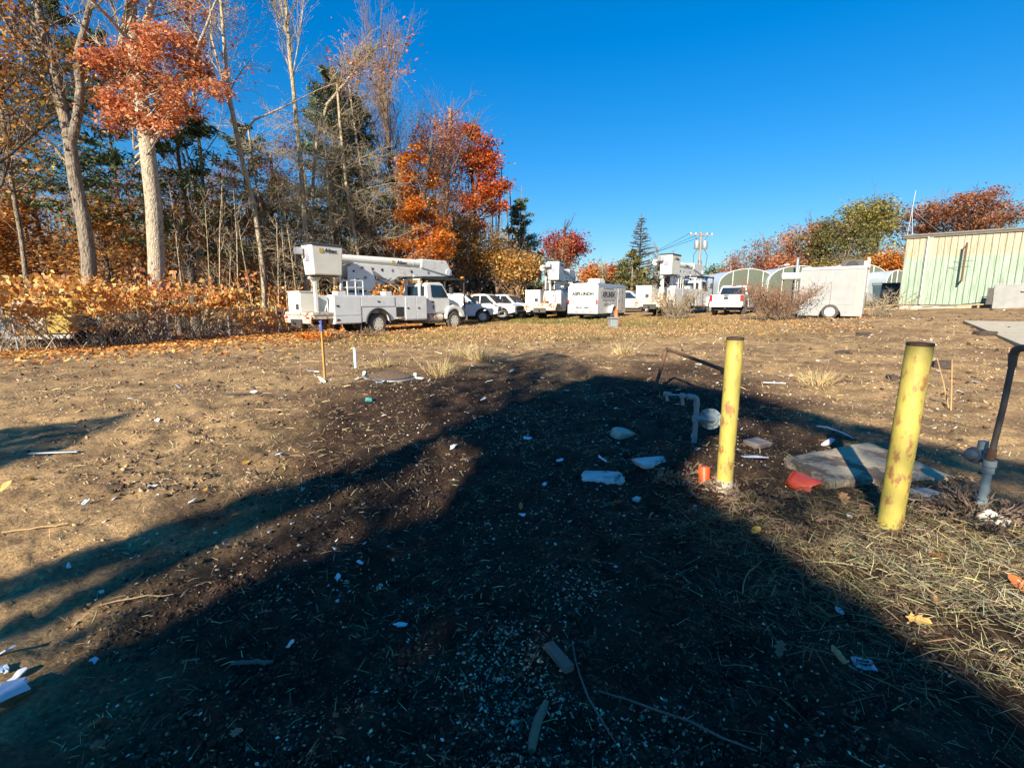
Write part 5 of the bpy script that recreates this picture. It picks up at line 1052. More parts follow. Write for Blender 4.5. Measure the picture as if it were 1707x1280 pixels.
def greenhouse(label, px0, px1, Y, ptop, L=22, hd=30):
    a = GX(px0, Y); b = GX(px1, Y); c = (a+b)/2; W_ = (b-a).length/2*1.03; z0 = zg(c.x, c.y); H = AT((px0+px1)/2, ptop, Y).z-z0; E_ = H*.52
    T = thing('greenhouse', label, 'greenhouse', (c.x, c.y, z0-.1), -R(hd)*.45, 'greenhouses in a row')
    arc = [(-W_*math.cos(math.pi*k/16), E_+(H-E_)*math.sin(math.pi*k/16)**.85) for k in range(17)]
    def at_x(x): 
        for k in range(16):
            if arc[k][0] <= x <= arc[k+1][0]: f = (x-arc[k][0])/(arc[k+1][0]-arc[k][0]+1e-9); return arc[k][1]*(1-f)+arc[k+1][1]*f
        return E_
    xs = [-W_, -W_*.52, 0, W_*.52, W_]
    for k in range(4):
        sub = [xs[k]]+[q[0] for q in arc if xs[k]+.02 < q[0] < xs[k+1]-.02]+[xs[k+1]]
        up = [(x, 0, at_x(x)) for x in sub]; MB().quad(*([(xs[k], 0, E_*.55), (xs[k+1], 0, E_*.55)]+up[::-1])).build('end_panel', FILM, T)
        MB().quad((xs[k], 0, -.2), (xs[k+1], 0, -.2), (xs[k+1], 0, E_*.55-.05), (xs[k], 0, E_*.55-.05)).build('lower_panel', FILM, T)
    sk = MB(); prf = [(-W_, -.2)]+arc+[(W_, -.2)]; k_ = len(prf)
    sk.add([(x, .05, z) for x, z in prf]+[(x, L, z) for x, z in prf], [(i, i+1, k_+i+1, k_+i) for i in range(k_-1)]); sk.build('roof_skin', FILMR, T, smooth=True)
    MB().tube([(-W_, -.03, -.2)]+[(x, -.03, z) for x, z in arc]+[(W_, -.03, -.2)], .045, 6).build('end_hoop', WHITE, T)
    for x in xs[1:-1]: MB().tube([(x, -.04, -.2), (x, -.04, at_x(x))], .045, 6).build('end_post', WHITE, T)
    part('end_rail', GALV, T, -W_, W_, -.05, -.015, E_*.55-.05, E_*.55); return T
GLAB = ['arched greenhouse next to the red shed', 'arched greenhouse with a tall vent pipe at its front', 'arched greenhouse behind the grey box trailer', 'small arched greenhouse by the corner of the green building']
for k, (a, b, Y, tp) in enumerate([(1198, 1288, 62, 447), (1280, 1372, 61, 442), (1370, 1472, 60, 438), (1474, 1506, 56, 449)]):
    greenhouse(GLAB[k], a, b, Y, tp, hd=[8, 8, 10, 5][k])
g = GX(1323, 59); t = thing('vent_pipe', 'galvanised chimney pipe in front of the second greenhouse', 'pipe', (g.x, g.y, zg(g.x, g.y))); h = AT(1323, 431, 59).z-zg(g.x, g.y)
MB().tube([(0, 0, 0), (0, 0, h)], .15, 14).build('pipe', GALV, t, smooth=True); MB().lathe([(.17, h-.1), (.2, h+.06), (.08, h+.12)], 14, 'z').build('cap', GALV, t, smooth=True)
# red sheds
for k, (px, Y, w_, h, nm) in enumerate([(1203, 85, 3.6, 3.2, 'small red shed with a grey gable roof'), (1186, 80, 5.2, 2.0, 'low red farm stand beside the red shed')]):
    g = GX(px, Y); t = thing('red_shed', nm, 'shed', (g.x, g.y, zg(g.x, g.y)), .15)
    nb = 8
    for q in range(nb): MB().prism([(-w_/2+w_*q/nb+.01, 0), (-w_/2+w_*(q+1)/nb-.01, 0), (-w_/2+w_*(q+1)/nb-.01, h+max(0, 1.2*(1-abs(-1+2*(q+1)/nb)))*(k == 0)), (-w_/2+w_*q/nb+.01, h+max(0, 1.2*(1-abs(-1+2*q/nb)))*(k == 0))], 0, .08).build('board', REDBARN, t)
    part('core', REDBARN, t, -w_/2+.05, w_/2-.05, .09, 4, 0, h)
    if k == 0:
        for s in (-1, 1): MB().prism([(s*(w_/2+.3), h-.15), (0, h+1.32), (0, h+1.44), (s*(w_/2+.3), h-.03)], -.4, 4.3).build('roof', SHINGLE, t)
        part('door', DARKM, t, -.5, .5, -.03, -.003, 0, 2.1)
    else: part('roof', SHINGLE, t, -w_/2-.3, w_/2+.3, -.5, 4.2, h+.0, h+.15)
# arched white lattice by the sheds
g = GX(1186, 70); t = thing('lattice_arm', 'white lattice frame leaning beside the red shed', 'lattice', (g.x, g.y, zg(g.x, g.y)))
mb = MB(); P_ = [(-.6, 0, 0), (-.6, 0, 3.4), (1.8, 0, 3.6), (.8, 0, 0)]; mb.tube(P_, .06, 5).tube([(-.6, 0, 3.3), (.5, 0, 1.6), (1.7, 0, 3.5)], .05, 5).tube([(-.6, 0, 1.7), (1.3, 0, 1.8)], .05, 5); mb.build('frame', REDBARN if 0 else WHITE, t)

# utility poles and wires
def pole(label, px, py, Y, arm=1.55, trafo=True, yaw=.2):
    g = GX(px, Y); z0 = zg(g.x, g.y); h = AT(px, py, Y).z-z0; T = thing('utility_pole', label, 'utility pole', (g.x, g.y, z0), yaw, 'utility poles')
    MB().tube([(0, 0, -.5), (0, 0, h*.5), (0, 0, h)], [.19, .16, .13], 10).build('pole', POLE, T, smooth=True)
    MB().box(-arm, arm, -.16, -.04, h-.42, h-.28).build('crossarm', POLE, T)
    for x in (-arm+.1, -arm*.5, arm*.5, arm-.1): MB().lathe([(.05, h-.28), (.08, h-.2), (.05, h-.1)], 10, 'z', (x, -.1, 0)).build('insulator', WHITE, T, smooth=True)
    for s in (-1, 1): MB().tube([(s*arm*.6, -.1, h-.36), (0, -.1, h-1.0)], .025, 6).build('brace', GALV, T)
    if trafo:
        for s in (-1, 1):
            c = MB().lathe([(.05, h-1.05), (.30, h-1.1), (.33, h-1.2), (.33, h-2.0), (.28, h-2.08), (.02, h-2.1)], 16, 'z', (s*.55, -.1, 0)).build('transformer', GALV, T, smooth=True)
            MB().tube([(s*.55, -.1, h-1.0), (s*.9, -.1, h-.4)], .02, 5).build('jumper', BLACK, T)
            MB().tube([(s*.5, -.15, h-2.1), (s*.95, -.15, h-2.8), (s*.85, -.15, h-4.0), (s*.4, -.15, h-4.4), (.15*s, -.12, h-3.4)], .035, 6).build('cable_loop', BLACK, T, smooth=True)
    return Vector((g.x, g.y, z0+h))
pa = pole('utility pole with twin transformers beyond the third bucket truck', 1161, 387, 62)
pb = pole('smaller utility pole far beyond the greenhouses', 1214, 436, 105, 1.6, False)
pc = pole('thin utility pole behind the first greenhouse roof', 1262, 440, 88, 1.3, False)
def wire(label, a, b, sag, r=.02):
    a = Vector(a); b = Vector(b); pts = [a.lerp(b, k/14)-Vector((0, 0, sag*4*(k/14)*(1-k/14))) for k in range(15)]; o = MB().tube(pts, r, 4).build('power_line', BLACK); tag(o, label, 'wire', 'overhead power lines')
for k in range(3): wire('overhead power line running from the twin-transformer pole past the evergreens', pa+Vector((-1.4+1.3*k, 0, -.15)), AT(1010, 452-6*k, 120), .5, .025)
for k in range(2): wire('overhead power line between the two farther poles', pb+Vector((-1.2+2.2*k, 0, -.1)), pc+Vector((-1+1.8*k, 0, -.1)), .6, .025)
wire('overhead power line stretching over the greenhouses to the building', pc, AT(1500, 428, 75), .4, .03); wire('overhead power line stretching far behind the sheds', pb, AT(1120, 462, 125), .5, .03)
# street lamp between the greenhouses
g = GX(1291, 66); t = thing('yard_lamp', 'yard lamp with a curved arm over the greenhouse roofs', 'lamp', (g.x, g.y, zg(g.x, g.y))); hz = AT(1291, 442, 66).z-zg(g.x, g.y)
MB().tube([(0, 0, 0), (0, 0, hz-.6), (.25, 0, hz-.1), (1.0, 0, hz)], .06, 6).build('mast', GALV, t); MB().frustum((.8, 1.5, -.15, .15), (.9, 1.4, -.1, .1), hz-.05, hz+.12).build('lamp_head', WHITE, t)

# ------------------------------------------------------------------ chain-link fence, and what stands behind it
def fence():
    L = (FB-FA).length; yaw = math.atan2(FD.y, FD.x); T = thing('chain_link_fence', 'rusted chain-link fence overgrown with knotweed at the edge of the wood', 'fence', (FA.x, FA.y, 0), yaw)
    def zz(u): q = FA+FD*u; return gz1(q.x, q.y)
    np_ = 8
    for k in range(np_):
        u = L*k/(np_-1); z = zz(u); ln = (.04 if k % 2 else -.06)
        MB().tube([(u, 0, z-.3), (u+ln, .02, z+1.40)], .032, 8).lathe([(.04, z+1.39), (.03, z+1.45)], 8, 'z', (u+ln, .02, 0)).build('post', GALV, T)
    # mesh: diagonal wires
    segs = []; s = .16; H = 1.25
    for k in range(int((L+H)/s)+1):
        u = k*s
        a0 = max(u-H, 0); b0 = min(u, L)
        if a0 < L and b0 > 0 and a0 < b0: segs.append(((b0, .04, zz(b0)+.05+(u-b0)), (a0, .04, zz(a0)+.05+(u-a0))))
        v = u-H; a1 = max(v, 0); b1 = min(v+H, L)
        if a1 < b1: segs.append(((a1, .045, zz(a1)+.05+(a1-v)), (b1, .045, zz(b1)+.05+(b1-v))))
    V, F = seg_mesh([q[0] for q in segs], [q[1] for q in segs], np.full(len(segs), .006), np.full(len(segs), .006), 3)
    tag(np_mesh('mesh', V, F, GALV, T), kind='stuff')
    MB().tube([(L*k/30, .04, zz(L*k/30)+1.32-.05*math.sin(k)) for k in range(31)], .015, 6).build('top_wire', GALV, T)
fence()
def box_truck():
    g = GX(112, 22.5); T = thing('yellow_truck', 'old yellow box truck half hidden behind the knotweed and fence', 'truck', (g.x, g.y, zg(g.x, g.y)-.1), heading(330))
    MB().box(-3.0, .8, -1.05, 1.05, .75, 2.2).build('box', YPAINT, T, bevel=.05); MB().prism([(.83, .6), (.83, 1.95), (1.6, 1.95), (2.0, 1.35), (2.7, 1.25), (2.75, .6)], -.95, .95).build('cab', YPAINT, T, bevel=.05)
    for s in (-1, 1):
        wheel(T, -1.8, s*.92, .42, .26, RIMW, s, 5); wheel(T, 2.0, s*.9, .42, .24, RIMW, s, 5); MB().quad((1.0, s*.958, 1.4), (1.85, s*.958, 1.4), (1.55, s*.958, 1.85), (1.0, s*.958, 1.85)).build('side_window', GLASS, T)
        part('taillight', REDL, T, -3.03, -3.0, s*.9-.07, s*.9+.07, .85, 1.05)
    part('rear_door', RUSTW, T, -3.02, -3.0, -.12, .85, .85, 2.1); part('rear_bumper', WHITE, T, -3.25, -3.03, -1.0, 1.0, .55, .72, .02); part('under_frame', DARKM, T, -2.9, 2.5, -.7, .7, .4, .7)
box_truck()
def sedan(label, px, Y, hd, mat):
    g = GX(px, Y); T = thing('parked_car', label, 'car', (g.x, g.y, zg(g.x, g.y)), heading(hd), 'cars behind the fence')
    lo = [(-2.2, .42), (-2.25, .78), (-1.6, .92), (1.0, .92), (2.0, .80), (2.25, .62), (2.2, .35), (1.82, .30)]+arch(1.4, .36, .28)[::-1][1:-1]+[(1.0, .28), (-1.0, .28)]+arch(-1.35, .36, .28)[::-1][1:-1]+[(-1.8, .3)]
    MB().prism(lo, -.86, .86).build('body', mat, T, bevel=.05, seg=3); cb = [(-1.55, .93), (-.9, 1.40), (.25, 1.42), (1.05, .93)]
    MB().add([(x, s*(.80-.14*(z > 1)), z) for s in (-1, 1) for x, z in cb], [(0, 1, 2, 3), (4, 5, 6, 7), (0, 1, 5, 4), (1, 2, 6, 5), (2, 3, 7, 6), (3, 0, 4, 7)]).build('cabin', GLASS, T, bevel=.03)
    MB().add([(x, s*.64, z) for s in (-1, 1) for x, z in ((-.95, 1.405), (.3, 1.425), (.3, 1.45), (-.9, 1.44))], [(0, 1, 2, 3), (4, 5, 6, 7), (0, 1, 5, 4), (1, 2, 6, 5), (2, 3, 7, 6), (3, 0, 4, 7)]).build('roof', mat, T)
    for s in (-1, 1):
        for x in (-1.35, 1.4): wheel(T, x, s*.76, .32, .2, ALU, s, 5)
        part('headlight', CLEARL, T, 2.12, 2.22, s*.62-.14, s*.62+.14, .58, .72); part('taillight', REDL, T, -2.26, -2.2, s*.65-.14, s*.65+.14, .62, .78)
    part('bumper', BLACK, T, 2.2, 2.3, -.8, .8, .32, .5, .03)
sedan('black car parked behind the chain-link mesh below the forked trunk', 170, 22.5, 300, pm('black_car_paint', (.02, .02, .022), None, .3, coat=.5))
sedan('silver car showing through the knotweed beside the yellow truck', 30, 24, 300, pm('silver_car_paint', (.35, .36, .37), None, .35, .3, coat=.5))
# ------------------------------------------------------------------ near things around the gas pipes
def bollard(label, b, tpx, tpy, r):
    base = Vector((b[0], b[1], gz1(b[0], b[1])-.15)); top = AT(tpx, tpy, b[1]); ax = top-base
    T = thing('bollard', label, 'bollard', base, 0, 'yellow bollards guarding the gas pipes'); h = ax.length
    q = ax.normalized().to_track_quat('Z', 'Y').to_matrix().to_4x4()
    MB().lathe([(r, 0), (r, .22), (r, h*.5), (r, h-.012), (r*.97, h-.003)], 32, 'z').build('post', YELLOW, T, smooth=True, M=q)
    MB().lathe([(r*1.005, h-.002), (r*1.03, h+.004), (r*1.0, h+.018), (r*.3, h+.022)], 32, 'z').build('cap', RUST, T, smooth=True, M=q)
    return T, q
bL, qL = bollard('yellow bollard with a bare grey foot beside the gas regulator', (1.74, 3.74), 1225.5, 566, .063)
MB().lathe([(.0655, .10), (.066, .235), (.0652, .245)], 32, 'z').build('bare_foot', CONC, bL, smooth=True, M=qL)
bollard('rust-streaked yellow bollard standing in the sunlit hay', (2.50, 2.98), 1533.5, 576, .070)
def G3(px, py, Y): return AT(px, py, Y)
# left gas riser with regulator
def gas_left():
    b = G(1156, 742); Y = b.y; T = thing('gas_riser', 'grey-painted gas riser with a round regulator beside the yellow bollard', 'gas pipe', (b.x, b.y, gz1(b.x, b.y)-.1)); o = Vector(T.location)
    P_ = lambda x, y, yy=Y: AT(x, y, yy)-o
    e = P_(1161, 664); f = P_(1137, 659, Y+.02); k_ = P_(1110, 657, Y+.05)
    MB().tube([P_(1156, 752), P_(1160, 700), P_(1161.5, 672)], .026, 14).build('riser', PIPEG, T, smooth=True)
    MB().lathe([(.033, -.02), (.033, .02)], 12, 'z', P_(1157, 727)).lathe([(.036, -.03), (.036, .03)], 12, 'z', P_(1159.5, 698)).lathe([(.032, -.018), (.032, .018)], 12, 'z', P_(1161, 674)).build('coupling', PIPEG, T, smooth=True)
    MB().tube([P_(1161.5, 674), P_(1161, 666), P_(1157, 662), P_(1148, 661)], .030, 12).build('elbow', PIPEG, T, smooth=True)
    MB().tube([P_(1148, 661), f], .020, 10).tube([P_(1150, 661), P_(1146, 660.5)], .031, 10).tube([P_(1141, 660), P_(1134, 659)], .029, 10).tube([P_(1137, 660), P_(1138, 675)], .018, 8).build('valve', PIPEG, T, smooth=True)
    MB().tube([f, k_], .009, 8).build('rod', ALU, T, smooth=True); MB().tube([k_+Vector((-.02, 0, .01)), k_+Vector((.03, 0, .0)), k_+Vector((.06, 0, -.002))], [.022, .026, .014], 10).tube([k_+Vector((.0, 0, 0)), k_+Vector((.02, 0, -.07))], .016, 8).build('service_cock', PIPEG, T, smooth=True)
    c = P_(1184, 698, Y+.02); M = Matrix.Translation(c) @ Matrix.Rotation(R(-20), 4, 'Z')
    MB().lathe([(.03, .05), (.07, .04), (.082, .016), (.11, .014), (.11, -.012), (.084, -.014), (.07, -.030), (.035, -.036), (.02, -.037)], 28, 'y').build('regulator', PIPEG, T, smooth=True, M=M)
    for k in range(10):
        a = 2*math.pi*k/10; MB().lathe([(.007, -.018), (.007, -.028)], 6, 'y', (.097*math.cos(a), 0, .097*math.sin(a))).build('bolt', DARKM, T, M=M)
    MB().tube([P_(1158, 697), P_(1170, 697, Y-.03), c+Vector((.0, -.05, .0)), c+Vector((0.03, -.03, 0))], [.032, .028, .028, .02], 12).build('inlet', PIPEG, T, smooth=True)
gas_left()
def gas_right():
    b = G(1632, 866); Y = b.y; T = thing('gas_riser', 'grey gas riser joined to a tall dark iron pipe by the sunlit hay', 'gas pipe', (b.x, b.y, gz1(b.x, b.y)-.12)); o = Vector(T.location)
    P_ = lambda x, y, yy=Y: AT(x, y, yy)-o
    MB().tube([P_(1629, 880), P_(1637, 830), P_(1645, 795), P_(1650, 768)], .025, 14).build('riser', PIPEG, T, smooth=True)
    for (x, y, s) in ((1637, 832, .032), (1641, 815, .029), (1647, 783, .035), (1650, 772, .037)): MB().tube([P_(x-.9, y+5), P_(x+.9, y-5)], s, 12).build('coupling', PIPEG, T, smooth=True)
    MB().tube([P_(1630, 838, Y-.03), P_(1640, 838, Y-.05)], .02, 8).build('plug', PIPEG, T, smooth=True)
    MB().tube([P_(1650, 766), P_(1654, 748)], .027, 12).build('union', RUST, T, smooth=True)
    MB().tube([P_(1654, 752), P_(1672, 680), P_(1688, 604)], .018, 12).tube([P_(1687, 612), P_(1689, 592), P_(1694, 583, Y-.02), P_(1704, 580, Y-.06), P_(1730, 584, Y-.2)], [.022, .025, .025, .023, .019], 12).build('iron_pipe', pm('iron_pipe_brown', (.11, .09, .075), (.16, .12, .09), .7, .2, scale=14, c3=(.2, .1, .05), t3=.57, s3=18), T, smooth=True)
    MB().tube([P_(1646, 770, Y+.08), P_(1638, 748, Y+.10), P_(1640, 735, Y+.1)], .03, 10).build('bypass', PIPEG, T, smooth=True)
    c = P_(1624, 758, Y+.12); MB().lathe([(.02, -.05), (.035, -.045), (.04, -.012), (.058, -.010), (.058, .010), (.04, .012), (.035, .045), (.02, .05)], 20, 'x').build('regulator', pm('blue_grey_enamel', (.10, .13, .17), (.07, .09, .12), .5, scale=12), T, smooth=True, M=Matrix.Translation(c))
    MB().tube([c, P_(1648, 764, Y+.04)], .022, 10).build('inlet', PIPEG, T, smooth=True)
gas_right()
def rusty_pipe():
    b = G(1091, 652); T = thing('rusty_pipe', 'bent rusty pipe rising from the dirt behind the gas regulator', 'pipe', (b.x, b.y, gz1(b.x, b.y)-.1)); o = Vector(T.location)
    P_ = lambda x, y, yy: AT(x, y, yy)-o
    Y = b.y; e = P_(1112, 582, Y); f = P_(1204, 616, Y-1.75)
    MB().tube([P_(1088, 664, Y), P_(1092, 648, Y), P_(1108, 592, Y)], .029, 10).build('upright', RUST, T, smooth=True)
    MB().tube([P_(1106, 598, Y), P_(1109, 588, Y), e, e+(f-e)*.06], [.030, .036, .036, .03], 10).build('elbow', RUST, T, smooth=True)
    MB().tube([e, e+(f-e)*.5+Vector((0, 0, .004)), f], .026, 10).build('arm', RUST, T, smooth=True); MB().tube([f+Vector((-.02, .05, .01)), f, f+Vector((.01, -.01, -.06))], [.027, .03, .026], 10).build('end_elbow', RUST, T, smooth=True)
rusty_pipe()
# concrete slab, tipped into the dirt
def slab():
    cs = [G(1306, 782), G(1382, 822), G(1592, 800), G(1445, 748)]; z = [.11, .09, .03, .09]
    top = [Vector((c.x, c.y, gz1(c.x, c.y)*.4+zz_)) for c, zz_ in zip(cs, z)]; n = 10; vs = []; fs = []
    rnd = random.Random(3)
    for i in range(n+1):
        for j in range(n+1):
            u, v = i/n, j/n; p = top[0]*(1-u)*(1-v)+top[1]*u*(1-v)+top[2]*u*v+top[3]*(1-u)*v
            edge = i in (0, n) or j in (0, n); vs.append(p+Vector((rnd.gauss(0, .006), rnd.gauss(0, .006), rnd.gauss(0, .003)-(.008 if edge else 0))))
    k = n+1; fs = [(i*k+j, (i+1)*k+j, (i+1)*k+j+1, i*k+j+1) for i in range(n) for j in range(n)]
    rim = [j for j in range(k)]+[i*k+n for i in range(1, k)]+[n*k+j for j in range(n-1, -1, -1)]+[i*k for i in range(n-1, 0, -1)]
    b0 = len(vs)
    for r_ in rim: vs.append(vs[r_]+Vector((rnd.gauss(0, .006), rnd.gauss(0, .006), -.13)))
    for q in range(len(rim)): fs.append((rim[q], rim[(q+1) % len(rim)], b0+(q+1) % len(rim), b0+q))
    fs.append(tuple(range(b0, b0+len(rim))))
    tag(MB().add(vs, fs).build('concrete_slab', pm('dirty_slab', (.48, .39, .25), (.38, .31, .20), .95, scale=6, c3=(.13, .095, .065), t3=.49, s3=3.2, bump=.6, bscale=40), None, smooth=True), 'tilted concrete slab half sunk in dirt between the two bollards', 'slab')
slab()
# ---- litter, each piece a thing of its own
def shard(name, label, cat, px, py, L, W_, mat, seed, group=None, th=.006, tilt=.25, curl=.0, yaw=None, lift=.01, kind='poly'):
    rnd = random.Random(seed); g = G(px, py); k = 9; ol = []
    if kind == 'sq':
        ol = [(x*L/2*rnd.uniform(.93, 1.04), y*W_/2*rnd.uniform(.93, 1.04)) for x, y in ((-1, -1), (-.3, -1), (.4, -1), (1, -1), (1, .1), (1, 1), (.2, 1), (-.5, 1), (-1, 1))]
    else:
        for i in range(k):
            a = 2*math.pi*i/k+rnd.uniform(-.25, .25); rr_ = rnd.uniform(.6, 1.15); ol.append((math.cos(a)*L/2*rr_, math.sin(a)*W_/2*rr_))
    vs = [(0, 0, curl)]; vt = [(0, 0, curl+th)]
    for x, y in ol:
        z = rnd.gauss(0, th*.6)+curl*(1-(2*x/L)**2); vs.append((x, y, z)); vt.append((x*.95, y*.95, z+th))
    n = k+1; fs = [(0, 1+(i+1) % k, 1+i) for i in range(k)]+[(n, n+1+i, n+1+(i+1) % k) for i in range(k)]+[(1+i, 1+(i+1) % k, n+1+(i+1) % k, n+1+i) for i in range(k)]
    o = MB().add(vs+vt, fs).build(name, mat, None); o.location = (g.x, g.y, gz1(g.x, g.y)+lift); o.rotation_euler = (rnd.gauss(0, tilt), rnd.gauss(0, tilt), rnd.random()*6.28 if yaw is None else yaw)
    tag(o, label, cat, group); return o
def lump(name, label, cat, px, py, size, mat, seed, yaw=0., lift=.0, group=None, tilt=(0, 0)):
    rnd = random.Random(seed); g = G(px, py); bm = bmesh.new(); bmesh.ops.create_cube(bm, size=1); bmesh.ops.subdivide_edges(bm, edges=bm.edges[:], cuts=5, use_grid_fill=True); k1 = [rnd.uniform(-.22, .22) for q in range(6)]
    for v in bm.verts:
        s = 1-.07*(v.co.length/.87)**8; v.co *= s; v.co.x *= 1+k1[0]*v.co.y+k1[1]*v.co.z; v.co.y *= 1+k1[2]*v.co.x+k1[3]*v.co.z; v.co.z += k1[4]*v.co.x*.6+k1[5]*v.co.y*.6; v.co += Vector((rnd.gauss(0, .012), rnd.gauss(0, .012), rnd.gauss(0, .025))); v.co = Vector((v.co.x*size[0], v.co.y*size[1], v.co.z*size[2]))
    me = bpy.data.meshes.new(name); bm.to_mesh(me); bm.free(); me.shade_smooth(); me.materials.append(mat); o = bpy.data.objects.new(name, me); COL.objects.link(o)
    o.location = (g.x, g.y, gz1(g.x, g.y)+size[2]*.3+lift); o.rotation_euler = (tilt[0], tilt[1], yaw); tag(o, label, cat, group); return o
lump('foam_block', 'flat white foam slab with dark hollows in its top', 'foam', 1004, 792, (.33, .22, .05), FOAM, 1, -.1)
lump('foam_block', 'oval dirty-white foam block left of the bollard', 'foam', 1085, 777, (.27, .15, .055), FOAM, 2, .25)
lump('stone_chunk', 'angular cream stone chunk behind the foam slabs', 'stone', 1036, 722, (.20, .16, .13), pm('cream_stone', (.50, .47, .36), (.40, .37, .28), .9, scale=8, c3=(.2, .17, .13), t3=.62, bump=.4), 3, .5, tilt=(.3, .2))
lump('stone_chunk', 'pale buff stone buried beside the rusty bollard', 'stone', 1540, 850, (.20, .15, .08), pm('buff_stone', (.52, .45, .35), (.42, .36, .27), .9, scale=7, bump=.4), 4, .2)
lump('stone_chunk', 'dusty pinkish stone behind the first bollard', 'stone', 1262, 745, (.22, .18, .06), pm('pink_stone', (.34, .27, .22), (.26, .2, .16), .9, scale=7, bump=.4), 5, .4)
lump('foam_block', 'small white foam lump in the dark ground before the gas riser', 'foam', 1062, 822, (.07, .05, .025), FOAM, 6, .9)
# orange can and torn red pot
def can():
    g = G(1173, 803); T = thing('orange_can', 'bright orange can lying in dead weeds at the bollard foot', 'can', (g.x, g.y, gz1(g.x, g.y)+.05)); T.rotation_euler = (R(-14), R(10), R(25)); T.scale = (.85, .85, .8)
    mb = MB().lathe([(.05, -.085), (.055, -.08), (.054, .0), (.056, .08), (.050, .085)], 22, 'z'); mb.build('body', pm('fluorescent_orange', (.80, .10, .02), (.62, .06, .01), .4, scale=6), T, smooth=True); MB().lathe([(.052, .086), (.03, .092), (.012, .10)], 18, 'z').build('lid', REDP, T, smooth=True)
can()
def torn_pot():
    g = G(1316, 808); T = thing('torn_pot', 'torn red plastic plant pot crushed against the concrete slab', 'plant pot', (g.x, g.y, gz1(g.x, g.y)+.06)); T.rotation_euler = (R(112), R(-14), R(38)); n = 26; vs = []; rnd = random.Random(2)
    for h in range(6):
        for k in range(n-6):
            a = 2*math.pi*k/n; r = (.075+.012*h)*(1+.10*math.sin(3*a+h*.5)); vs.append((r*math.cos(a), r*math.sin(a)*.8, h*.038+rnd.gauss(0, .004)+(.02*math.sin(5*a) if h == 5 else 0)))
    w_ = n-6; fs = [(h*w_+k, h*w_+k+1, (h+1)*w_+k+1, (h+1)*w_+k) for h in range(5) for k in range(w_-1)]
    o = MB().add(vs, fs).build('wall', REDP, T, smooth=True); s = o.modifiers.new('t', 'SOLIDIFY'); s.thickness = .004
    MB().lathe([(.074, -.004), (.074, .0)], 20, 'z').build('base', REDP, T)
torn_pot()
shard('plastic_sheet', 'lavender-white plastic strip sticking out of the dirt behind the first bollard', 'plastic', 1257, 772, .26, .09, pm('lavender_plastic', (.58, .57, .68), (.5, .48, .6), .5, scale=6), 11, tilt=.1, yaw=-.75, lift=.03)
shard('plastic_sheet', 'pinkish torn sheet lying behind the concrete slab', 'plastic', 1390, 732, .42, .11, PINK, 12, tilt=.12, yaw=-.35, lift=.05, curl=.03)
shard('plastic_sheet', 'small pink flap under the torn sheet behind the slab', 'plastic', 1378, 741, .18, .08, PINK, 13, tilt=.3, yaw=-.2, lift=.03)
lump('crumpled_carton', 'crumpled cream corrugated carton in the brush by the gas riser', 'carton', 1652, 893, (.13, .10, .09), pm('cream_card', (.62, .58, .46), (.52, .48, .38), .8, scale=8, bump=.3), 15, .4, .03, tilt=(.4, .5))
shard('white_tag', 'white plastic tag with two dark slots in the shaded dirt', 'plastic tag', 1441, 1101, .085, .06, PLASTB, 16, tilt=.05, yaw=-.25, lift=.012, kind='sq')
g = G(1441, 1101)
for s in (-1, 1):
    o = bpy.data.objects['white_tag']; part('slot', INK, o, -.022, .022, s*.009-.004, s*.009+.004, .0055, .0095)
shard('foam_sheet', 'corner of a pale blue foam sheet at the edge of the dark soil', 'foam', 2, 1172, .16, .12, PLASTB, 17, tilt=.25, yaw=.9, lift=.04, th=.02, kind='sq')
# white shards scattered on the soil
WS = [(449, 884, .055), (487, 874, .06), (563, 963, .055), (600, 941, .045), (484, 1082, .055), (666, 1032, .07), (933, 766, .09), (871, 858, .06), (755, 742, .12), (806, 664, .16), (835, 604, .14), (853, 621, .12), (815, 638, .15), (908, 803, .08), (1005, 770, .12), (1398, 1019, .07), (879, 727, .14), (115, 948, .05), (157, 1106, .05), (12, 1095, .10), (30, 1122, .09), (6, 1118, .07), (1415, 870, .06), (905, 634, .12), (945, 655, .12), (1100, 640, .12), (1130, 655, .14), (1250, 620, .14), (1380, 605, .18), (1320, 625, .14), (1625, 640, .18), (1600, 655, .16), (1680, 608, .22), (225, 672, .2), (300, 645, .22), (262, 700, .14), (465, 762, .10), (322, 840, .08), (255, 818, .09), (145, 842, .07), (424, 660, .16), (640, 690, .12), (720, 660, .1), (780, 690, .1), (1450, 560, .25), (1090, 560, .22), (1215, 590, .2), (1165, 610, .18), (980, 640, .12), (1020, 655, .1)]
for k, (px, py, s) in enumerate(WS):
    big = s > .11
    shard('plastic_shard', 'white plastic scrap on the sunlit hay before the rusty bollard' if px == 1415 else 'jagged white plastic shard lying in the shaded black soil' if py > 720 and px > 470 else 'flat scrap of white plastic lying on the brown dirt', 'plastic', px, py, s, s*.5, PLAST if k % 3 else PLASTB, 200+k, 'white plastic scraps on the lot', tilt=.25, lift=.015, yaw=None)
